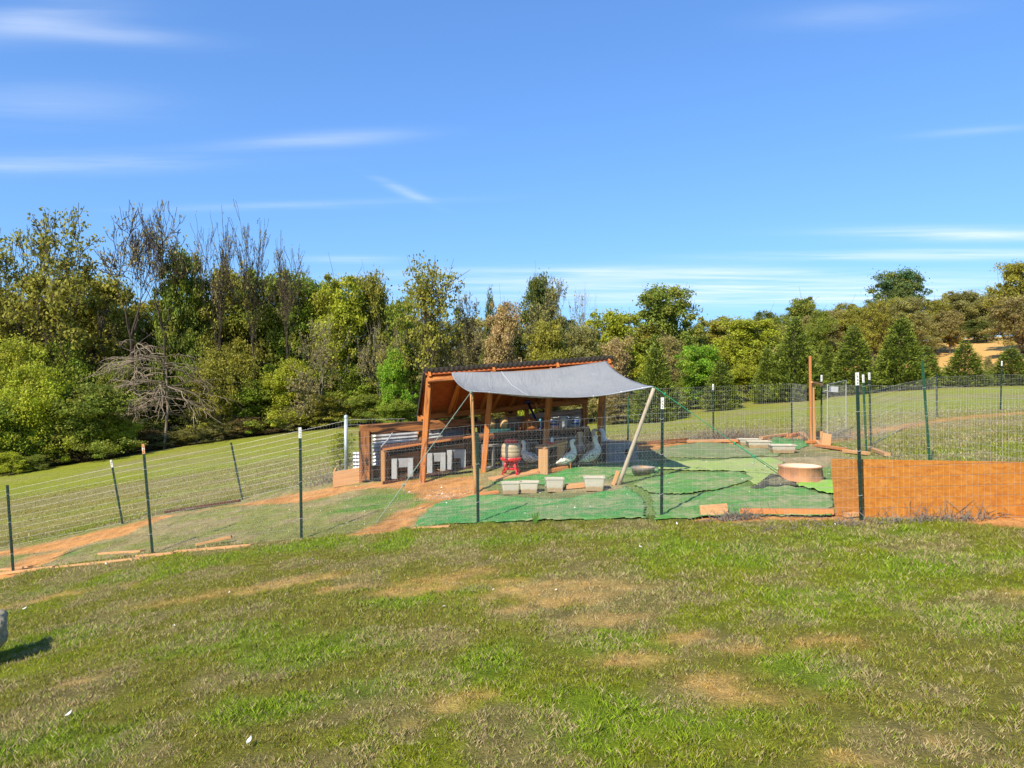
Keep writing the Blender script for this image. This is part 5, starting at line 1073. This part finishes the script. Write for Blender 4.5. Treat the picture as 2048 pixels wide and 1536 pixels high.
mat_sheet([(1310, 915), (1320, 896), (1400, 885), (1480, 890), (1560, 905), (1560, 913), (1440, 918)], 'turf_grey', 'muddy green turf mat left of the rear bins', .02)
mat_sheet([(1525, 890), (1545, 875), (1612, 880), (1620, 892), (1600, 900)], 'turf_em', 'small emerald turf mat behind the rear bins', .018)
mat_sheet([(1585, 972), (1620, 962), (1680, 964), (1680, 992), (1655, 990)], 'turf_lime', 'lime green turf mat between round tub and sheet board', .036)
gq = gnd(1555, 972); mat_sheet([(1498, 980), (1530, 967), (1560, 957), (1588, 964), (1600, 975), (1560, 976)], 'turf_back', 'black backed folded turf corner where the green rope is tied', .034, (gq[0]+.02, gq[1]+.28, .22, .09))
# ------------------------------------------------------------------ loose boards
def lie(pa, pb2, wd, th, mt, label, group=None, lift=.0, name='loose_board', pa_is_pt=False):
    a = gnd(*pa) if not pa_is_pt else pa; b = gnd(*pb2) if not pa_is_pt else pb2; a = a+[0, 0, th/2+lift+.01]; b = b+[0, 0, th/2+lift+.01]
    mb = MB(); mb.board(a, b, wd, th, roll=random.uniform(-.05, .05)); return solo(mb, name, M[mt], label, 'board', group)
lie((958, 993), (996, 987), .12, .03, 'orange_board', 'orange board on the ground right of the dark fence post', name='ground_board')
lie((1131, 979), (1172, 975), .16, .06, 'edge', 'short thick tan board between two front row bins', name='wood_block')
a = gnd(1402, 1034); mb = MB(); g2 = gnd(1457, 1030); mb.board(a+[0, .05, .06], g2+[0, .05, .06], .12, .05, up=(0, -1, .25)); solo(mb, 'wood_block', M['edge'], 'pale wood block at the front fence foot with brown litter', 'board')
lie((1480, 1028), (1668, 1030), .12, .05, 'orange_board', 'rusty orange edging board under the front fence left of the sheet board', name='edging_board')
lie((1690, 1036), (1760, 1030), .08, .04, 'edge', 'small pale board under the sheet board by the tall tipped post', name='edging_board')
EB = 'pale edging boards under the left front fence'
for (a, b, lb) in [((-10, 1150), (110, 1134), 'pale edging board at the left picture edge'), ((115, 1135), (285, 1117), 'pale edging board left of the rusty tipped post'), ((275, 1113), (350, 1107), 'short thick pale edging board at the rusty tipped post'), ((352, 1104), (505, 1091), 'pale edging board right of the rusty tipped post'), ((0, 1140), (60, 1134), 'second pale board lying behind the leftmost edging board'), ((826, 1058), (900, 1054), 'pale board at the corner of the emerald mat under the front fence'), ((200, 1108), (285, 1103), 'pale board lying in the pen left of the rusty tipped post')]:
    lie(a, b, .075, .03, 'edge', lb, EB, lift=-.02, name='edging_board')
pts = [gnd(392, 1094), gnd(430, 1089), gnd(463, 1084)]; mb = MB(); 
for k in range(2): mb.board(pts[k]+[0, 0, .03+.02*k], pts[k+1]+[0, 0, .05+.02*k], .035, .03+.01*k)
solo(mb, 'curved_board', M['stain2'], 'short curved board in the dead grass inside the left front fence', 'board')
for (a, b, wd, mt, lb) in [((1375, 886), (1480, 884), .09, 'edge', 'long pale board at the rear edge of the muddy turf'), ((1465, 884), (1483, 886), .12, 'orange_board', 'orange board end touching the leftmost rear bin'), ((1522, 879), (1577, 871), .10, 'edge', 'pale board behind the rear bins'),
   ((1578, 874), (1603, 869), .12, 'orange_board', 'short thick orange board left of the orange gate post'), ((1603, 870), (1622, 884), .10, 'stain2', 'tilted board leaning into the foot of the gate post'), ((1612, 888), (1640, 886), .07, 'orange_board', 'small orange offcut at the foot of the gate post'),
   ((1632, 894), (1688, 902), .08, 'orange_board', 'orange board lying right of the gate post'), ((1690, 906), (1735, 911), .10, 'edge', 'pale board on the ground left of the leaning green posts'), ((1738, 900), (1775, 914), .09, 'stain2', 'long dry board slanting behind the sheet board'), ((1622, 876), (1640, 893), .05, 'edge', 'thin slanted stick of wood by the gate post foot')]:
    lie(a, b, wd, .05, mt, lb)
a = gnd(1652, 896); mb = MB(); mb.board(a+[0, .02, .02], a+[.05, .08, .25], .16, .07, up=(0, -1, 0)); solo(mb, 'upright_block', M['edge'], 'thick wood block standing upright right of the gate post', 'board')
a = gnd(1641, 882); mb = MB(); mb.board(a+[0, 0, 0], a+[.0, .05, .19], .12, .04, up=(0, -1, 0)); solo(mb, 'upright_block', M['stain2'], 'low upright board between orange post and steel post', 'board')
# rear earth curb: dark board line behind the pen
lie((1205, 897), (1375, 884), .06, .07, 'tie', 'dark curb board along the rear fence right of the grey tote', name='curb_board')
lie((330, 1027), (480, 1004), .05, .04, 'darkwood', 'dark curb strip at the foot of the left rear fence', name='curb_board')
# ------------------------------------------------------------------ ducks
def duckmat(name, c1, c2, sc, lo, hi):
    m, t, b = base_mat(name, .85); co = t.nodes.new('ShaderNodeTexCoord').outputs['Object']; s_ = t.nodes.new('ShaderNodeSeparateXYZ'); t.links.new(co, s_.inputs[0])
    nn = noise(t, mapping(t, co, (1, 1, 1)), sc, 4, .6); wz = mrange(t, s_.outputs[2], .20, .33, 1., .25)
    f_ = math_node(t, 'MULTIPLY', mrange(t, nn, lo, hi), wz); t.links.new(mixc(t, f_, c1, c2), b.inputs['Base Color']); bump(t, b, noise(t, co, 90, 3), .4, .004); return m
M['duck_white'] = duckmat('white_grey_feathers', (.74, .70, .60), (.14, .13, .125), 34, .50, .6)
M['duck_speck'] = duckmat('speckled_white_feathers', (.70, .66, .55), (.08, .075, .07), 60, .48, .56)
M['duck_brown'] = duckmat('brown_mottled_feathers', (.34, .20, .10), (.07, .045, .03), 42, .42, .6)
M['duck_fawn'] = duckmat('fawn_feathers', (.46, .36, .25), (.16, .10, .06), 36, .45, .6)
def loft(pts, n_=14):
    """pts: (x, z, half width, half height) along a spine in the xz plane"""
    V_ = []; m_ = len(pts)
    for i, (x, z, wv, hv_) in enumerate(pts):
        a = pts[max(0, i-1)]; b = pts[min(m_-1, i+1)]; tx, tz_ = b[0]-a[0], b[1]-a[1]; l = math.hypot(tx, tz_)+1e-9; nx_, nz_ = -tz_/l, tx/l
        for k in range(n_): an = 6.283*k/n_; V_.append([x+nx_*hv_*math.sin(an), wv*math.cos(an), z+nz_*hv_*math.sin(an)])
    return V_, [[i*n_+k, (i+1)*n_+k, (i+1)*n_+(k+1) % n_, i*n_+(k+1) % n_] for i in range(m_-1) for k in range(n_)]+[list(range(n_)), [(m_-1)*n_+k for k in range(n_-1, -1, -1)]]
def duck(px, py, d, rz, sc, mt, label, upright=0., bill='bill', head=0.):
    g = pb(px, 0, d) if py is None else gnd(px, py); o_ = thing('duck', g, label, 'duck', 'ducks gathered under the shed'); cu, su = math.cos(upright), math.sin(upright)
    def X(v):
        v = np.array(v, float)*sc; 
        x, y, z = v; z0 = .14*sc; x, z = x*cu-(z-z0)*su*-1*-1 if False else x*cu-(z-z0)*su, (x*su+(z-z0)*cu)+z0
        return g+np.array([x*math.cos(rz)-y*math.sin(rz), x*math.sin(rz)+y*math.cos(rz), z])
    def XL(v):
        x, y, z = np.array(v, float)*sc; return g+np.array([x*math.cos(rz)-y*math.sin(rz), x*math.sin(rz)+y*math.cos(rz), z])
    hd = head
    body = [(-.25, .20, .012, .004), (-.215, .195, .030, .010), (-.17, .185, .052, .035), (-.11, .175, .074, .062), (-.04, .175, .086, .080), (.03, .185, .084, .084), (.085, .21, .068, .07), (.112, .243, .052, .055), (.122, .275, .039, .043), (.126, .310, .031, .035), (.128, .345, .029, .033), (.134, .378, .032, .037), (.152, .402, .036, .037), (.182, .404, .030, .029), (.204, .398, .016, .014)]
    body = [(x+hd*max(0, (z-.25))*.9 if x > .09 else x, z, a, b_) for x, z, a, b_ in body]
    V_, F_ = loft(body); mb = MB(); mb.add([X(v) for v in V_], F_); bo = mb.build('body', M[mt], o_, smooth=True)
    sm = bo.modifiers.new('s', 'SUBSURF'); sm.levels = 1; sm.render_levels = 1
    hx = body[-1][0]
    V_, F_ = loft([(hx-.008, .398, .015, .013), (hx+.02, .391, .015, .009), (hx+.045, .384, .017, .006), (hx+.060, .381, .011, .003)], 10); mb = MB(); mb.add([X(v) for v in V_], F_); mb.build('bill', M[bill], o_, smooth=True)
    for sg_ in (-1, 1):
        mb = MB(); mb.lathe(X((hx-.036, sg_*.031, .412)), [(.001, -.005), (.005, -.003), (.006, 0), (.005, .003), (.001, .005)], 8); mb.build('eye', M['eye'], o_, smooth=True)
        V_, F_ = loft([(-.20, .205, .004, .006), (-.14, .205, .010, .034), (-.06, .205, .014, .050), (.02, .212, .013, .048), (.07, .225, .006, .022)], 10); mb = MB(); mb.add([X((v[0], v[1]+sg_*.076*(1-.3*abs(v[0]+.05)/.15), v[2])) for v in V_], F_); mb.build('wing', M[mt], o_, smooth=True)
        mb = MB(); mb.tube([XL((-.01, sg_*.04, .13)), XL((.0, sg_*.04, .06)), XL((.005, sg_*.04, .008))], [.016*sc, .008*sc, .007*sc], 6)
        f0 = XL((.0, sg_*.04, .006)); tri = [XL((-.01, sg_*.04, .004)), XL((.055, sg_*.04-.026, .003)), XL((.066, sg_*.04, .004)), XL((.055, sg_*.04+.026, .003)), XL((.0, sg_*.04, .016))]
        mb.add(tri, [[0, 1, 2, 3], [0, 4, 1], [1, 4, 2], [2, 4, 3], [3, 4, 0]]); mb.build('leg', M['duckleg'], o_, smooth=False)
    return o_
duck(1140, None, 11.85, .15, 1.02, 'duck_white', 'white and grey duck standing right of the small wooden stand, facing right', .42)
duck(1189, None, 11.9, .1, 1.06, 'duck_speck', 'white duck with dark speckled wings standing left of the grey tote', .5)
duck(1222, None, 12.75, 3.0, 1.12, 'duck_white', 'white duck with black bill looking over the grey tote', .05, 'billdark')
duck(1160, None, 12.45, 1.3, 1.05, 'duck_fawn', 'pale fawn duck between the two white ducks', .5)
duck(1172, None, 12.75, 2.2, 1.14, 'duck_brown', 'tall brown striped duck behind the white ducks', .55)
duck(1152, None, 12.6, .4, 1.0, 'duck_brown', 'brown duck facing right just behind the first white duck', .4)
duck(1184, None, 12.6, .2, 1.1, 'duck_fawn', 'striped brown headed duck by the rightmost orange post', .45)
duck(1122, None, 12.4, .6, .95, 'duck_brown', 'brown duck behind the small wooden stand', .3)
duck(1056, None, 12.3, 2.4, 1.0, 'duck_white', 'grey and white duck in the shade right of the red feeder', .2)
duck(1164, None, 12.2, -.4, .8, 'duck_brown', 'low crouching brown duck between the white ducks', -.05)
# ------------------------------------------------------------------ stone at the left edge
def rock(c, sx, sy, sz, seed, name, label, mt='rock'):
    r = np.random.default_rng(seed); mb = MB(); n_ = 9; V_ = []; 
    import itertools
    G_ = {}; fs = []
    def vid_(p):
        k = tuple(np.round(p, 5)); 
        if k not in G_:
            q = np.array(p); l = (np.abs(q)**10).sum()**(1/10.); q = q/l; w_ = 1+.10*(fbm(np.array([q[0]*2+q[2]]), np.array([q[1]*2-q[2]]), 1.3, 4, seed)[0]-.5)*2
            G_[k] = len(V_); V_.append(c+q*w_*np.array([sx, sy, sz])/2)
        return G_[k]
    for ax in range(3):
        for sg_ in (-1, 1):
            for i in range(n_):
                for j in range(n_):
                    q = []
                    for (a_, b_) in ((i, j), (i+1, j), (i+1, j+1), (i, j+1)):
                        p = [0, 0, 0]; p[ax] = sg_; p[(ax+1) % 3] = -1+2*a_/n_; p[(ax+2) % 3] = -1+2*b_/n_; q.append(vid_(p))
                    fs.append(q if sg_ > 0 else q[::-1])
    mb.add(V_, fs); return solo(mb, name, M[mt], label, 'stone', smooth=True)
sp_ = P(-101, 1272, 5.4); gz = h1(sp_[0], sp_[1])
rk = rock(sp_, .68, .4, .215, 5, 'stone_slab', 'weathered squared stone slab poking in at the left picture edge')
rk.rotation_euler = (0, 0, R(33))
rock(np.array([sp_[0]-.12, sp_[1], (gz+sp_[2]-.1)/2-.02]), .52, .36, max(.1, sp_[2]-.1-gz+.05), 9, 'support_stone', 'reddish stone under the weathered slab at the left edge', 'panout')
# ------------------------------------------------------------------ litter
for (px, py, lb) in [(137, 1441, 'white feather in the grass low at the left'), (498, 1497, 'white feather near the bottom picture edge'), (1354, 1054, 'white lump of fluff in the grass below the front fence'), (49, 1224, 'white feather in the dry grass near the left edge'), (212, 1133, 'white feather in the green strip by the left front fence')]:
    g = gnd(px, py)+[0, 0, .035]; mb = MB(); an = random.random()*3; u = np.array([math.cos(an), math.sin(an), .15]); s_ = np.array([-math.sin(an), math.cos(an), .1]); A_ = []
    for k in range(7): t_ = k/6; w_ = .009*math.sin(math.pi*(t_*.9+.05)); A_.append([g+u*(t_-.5)*.038+s_*w_+[0, 0, .01*t_*t_], g+u*(t_-.5)*.038+[0, 0, .006+.01*t_*t_], g+u*(t_-.5)*.038-s_*w_+[0, 0, .01*t_*t_]])
    o = solo(grid_mb(np.array(A_)), 'feather', M['feather'], lb, 'feather'); m__ = o.modifiers.new('thick', 'SOLIDIFY'); m__.thickness = .002
mb = MB()
for k in range(120):
    x = random.uniform(-4, 5.5); y = random.uniform(8.9, 12.3) if k % 8 else random.uniform(5, 8); 
    g = G(x, y, .045); a_ = rng.normal(size=3)*[.008, .008, .003]; b_ = rng.normal(size=3)*[.005, .005, .003]; mb.add([g-a_, g-b_, g+a_, g+b_, g+[0, 0, .006]], [[0, 1, 4], [1, 2, 4], [2, 3, 4], [3, 0, 4], [3, 2, 1, 0]])
o = mb.build('feather_litter', M['feather']); tag(o, 'scattered tiny white feathers on turf and grass', 'litter', kind='stuff')
mb = MB(); c0 = gnd(868, 990); c1 = gnd(925, 987)
for k in range(260):
    t_ = random.random(); c = c0+(c1-c0)*t_*1.2+[random.gauss(-.1, .22), random.gauss(0, .16), 0]; g = G(c[0], c[1], -.012); s = random.uniform(.005, .014); r3 = rng.normal(size=(6, 3))
    vs = [g+np.array(q)*s*(.8+.4*random.random()) for q in ((1, 0, 0), (0, 1, 0), (-1, 0, 0), (0, -1, 0), (0, 0, .8), (0, 0, -.6))]; mb.add(vs, [[0, 1, 4], [1, 2, 4], [2, 3, 4], [3, 0, 4], [1, 0, 5], [2, 1, 5], [3, 2, 5], [0, 3, 5]])
o = mb.build('stone_chips', M['chips']); tag(o, 'pale stone chips scattered on the red earth below the hutch', 'stones', kind='stuff')
# dry brush piles
def brush(px, py, wx, wy, hh, nn_, label, mt='bark_grey'):
    g = gnd(px, py); mb = MB()
    for k in range(nn_):
        a = g+[random.gauss(0, wx/2), random.gauss(0, wy/2), 0]; a[2] = h1(a[0], a[1]); dv = np.array([random.gauss(0, .5), random.gauss(0, .4), abs(random.gauss(.6, .4))]); L = hh*random.uniform(.4, 1.1); m1_ = a+dv*L*.5+rng.normal(size=3)*.03; mb.tube([a, m1_, m1_+dv*L*.5+rng.normal(size=3)*.05], [.004, .003, .002], 3, caps=False)
    o_ = mb.build('dry_brush', M[mt]); return tag(o_, label, 'brush', kind='stuff')
brush(1455, 878, .9, .3, .3, 520, 'tangle of dry grey weeds behind the rear bins'); brush(1640, 880, 1.2, .5, .3, 300, 'dry weeds around the gate post boards'); brush(655, 965, .5, .25, .3, 160, 'dry weeds at the end of the plank box')
brush(1900, 1040, 1.6, .10, .11, 420, 'dry weeds at the foot of the sheet board', 'bark_grey'); brush(1470, 1038, .3, .08, .09, 160, 'dry weeds beside the pale wood block', 'bark_grey')
T('shrub2', 680, 895, 60, 14.2, YG, 'small sprawling weed shrub at the foot of the pipe post')
# ------------------------------------------------------------------ grass
def gtmat():
    m, t, b = base_mat('grass_blades', .55, 0, .3); at = t.nodes.new('ShaderNodeAttribute'); at.attribute_name = 'col'; t.links.new(at.outputs['Color'], b.inputs['Base Color'])
    ts = t.nodes.new('ShaderNodeBsdfTranslucent'); t.links.new(at.outputs['Color'], ts.inputs[0]); mx = t.nodes.new('ShaderNodeMixShader'); mx.inputs[0].default_value = .35; t.links.new(b.outputs[0], mx.inputs[1]); t.links.new(ts.outputs[0], mx.inputs[2]); t.links.new(mx.outputs[0], t.nodes['Material Output'].inputs[0]); return m
M['blade'] = gtmat()
MATPOLY = [poly(q) for q in ([(828, 1056), (850, 1020), (880, 1005), (960, 990), (1255, 975), (1298, 1040), (960, 1048)], [(975, 968), (1000, 955), (1110, 948), (1230, 905), (1400, 882), (1620, 872), (1680, 900), (1680, 1036), (1304, 1042), (1262, 972), (1040, 975)])]
def grass(y0, y1, dens, length, width, name, label, lean=.9, pen_only=False, seed=1, xlim=None):
    r = np.random.default_rng(seed); xm = .80*y1+.8; n_ = int(dens*(y1-y0)*2*xm); x = r.uniform(-xm, xm, n_); y = r.uniform(y0, y1, n_)
    k = np.abs(x) < .78*y+.6
    if xlim: k &= (x > xlim[0]) & (x < xlim[1])
    x = x[k]; y = y[k]; col, dm, inp, sp, gp = groundcol(x, y); cl_ = fbm(x, y, 14, 3, 201)
    keep = (dm < .35) & (r.random(len(x)) < np.clip(.22+2.5*(cl_-.33), .10, 1))
    keep &= (inp < .5) | (r.random(len(x)) < .55)
    for pl_ in MATPOLY: keep &= pmask(x, y, pl_, .05, .02) < .5
    x, y, col, inp, sp, gp, cl_ = x[keep], y[keep], col[keep], inp[keep], sp[keep], gp[keep], cl_[keep]; m_ = len(x); z = H(x, y)+(fbm(x, y, 9, 3, 81)-.5)*.035-.006
    L = length*(.4+.8*r.random(m_))*(.25+1.6*cl_)*(1-.45*inp)*(1-.25*sp)*(1+.35*gp); an = r.random(m_)*6.283; le = lean*(.25+.9*r.random(m_))
    dx = np.cos(an)*le; dy = np.sin(an)*le; nr = np.sqrt(1+le**2); tip = np.stack([x+dx*L/nr, y+dy*L/nr, z+L/nr], 1); wv = width*(.7+.6*r.random(m_)); fa = r.random(m_)*6.283
    sx_ = np.cos(fa)*wv/2; sy_ = np.sin(fa)*wv/2; mid = np.stack([x+dx*L/nr*.42, y+dy*L/nr*.42, z+L/nr*.62], 1)
    b0_ = np.stack([x-sx_, y-sy_, z], 1); b1_ = np.stack([x+sx_, y+sy_, z], 1); off = np.stack([sx_*.7, sy_*.7, 0*sx_], 1)
    V_ = np.stack([b0_, b1_, mid+off, tip], 1).reshape(-1, 3)
    rnd = r.random(m_); c = col*(.75+.95*r.random(m_)[:, None]**1.3); dead = rnd < (.15+.34*sstep(.45, .6, fbm(x, y, 2.3, 4, 31))); c[dead] = np.array([.52, .41, .21])*(.6+.7*r.random((dead.sum(), 1)))
    lush = (rnd > .83-.15*gp) & (sp < .3); c[lush] = np.array([.27, .37, .02])*(.7+.6*r.random((lush.sum(), 1))); 
    me = npmesh(name, V_, np.arange(m_*4).reshape(-1, 4), M['blade'], 4, cols=np.repeat(c, 4, 0)); o_ = bpy.data.objects.new(name, me); COL.objects.link(o_); tag(o_, label, 'grass', kind='stuff'); return m_
ng = grass(2.5, 5.2, 22000, .027, .0024, 'near_grass', 'short tufted lawn grass nearest the camera', seed=1)
ng += grass(5.2, 9.2, 11500, .030, .0034, 'lawn_grass', 'patchy lawn grass up to the front fence', seed=2)
ng += grass(9.2, 14, 1700, .045, .008, 'pen_grass', 'thin worn grass around and inside the pen', seed=3)
ng += grass(14, 26, 420, .04, .012, 'meadow_grass', 'mown grass behind the pen', seed=4)
g = gnd(1069, 1047); mb = MB()
for k in range(9):
    a_ = random.uniform(-.8, .8); tip = g+[.10*a_, random.uniform(-.05, .05), .20*random.uniform(.6, 1.1)]; mb.add([g+[-.006+.02*a_, 0, 0], g+[.006+.02*a_, 0, 0], (g+tip)/2+[.005, 0, .02], tip], [[0, 1, 2, 3]])
mb_t = speck('tall_grass_leaf', (.10, .24, .03), (.07, .17, .02), 20); o = mb.build('grass_tuft', mb_t); tag(o, 'single tall green grass tuft at the front fence', 'grass', kind='stuff')
print('blades', ng)
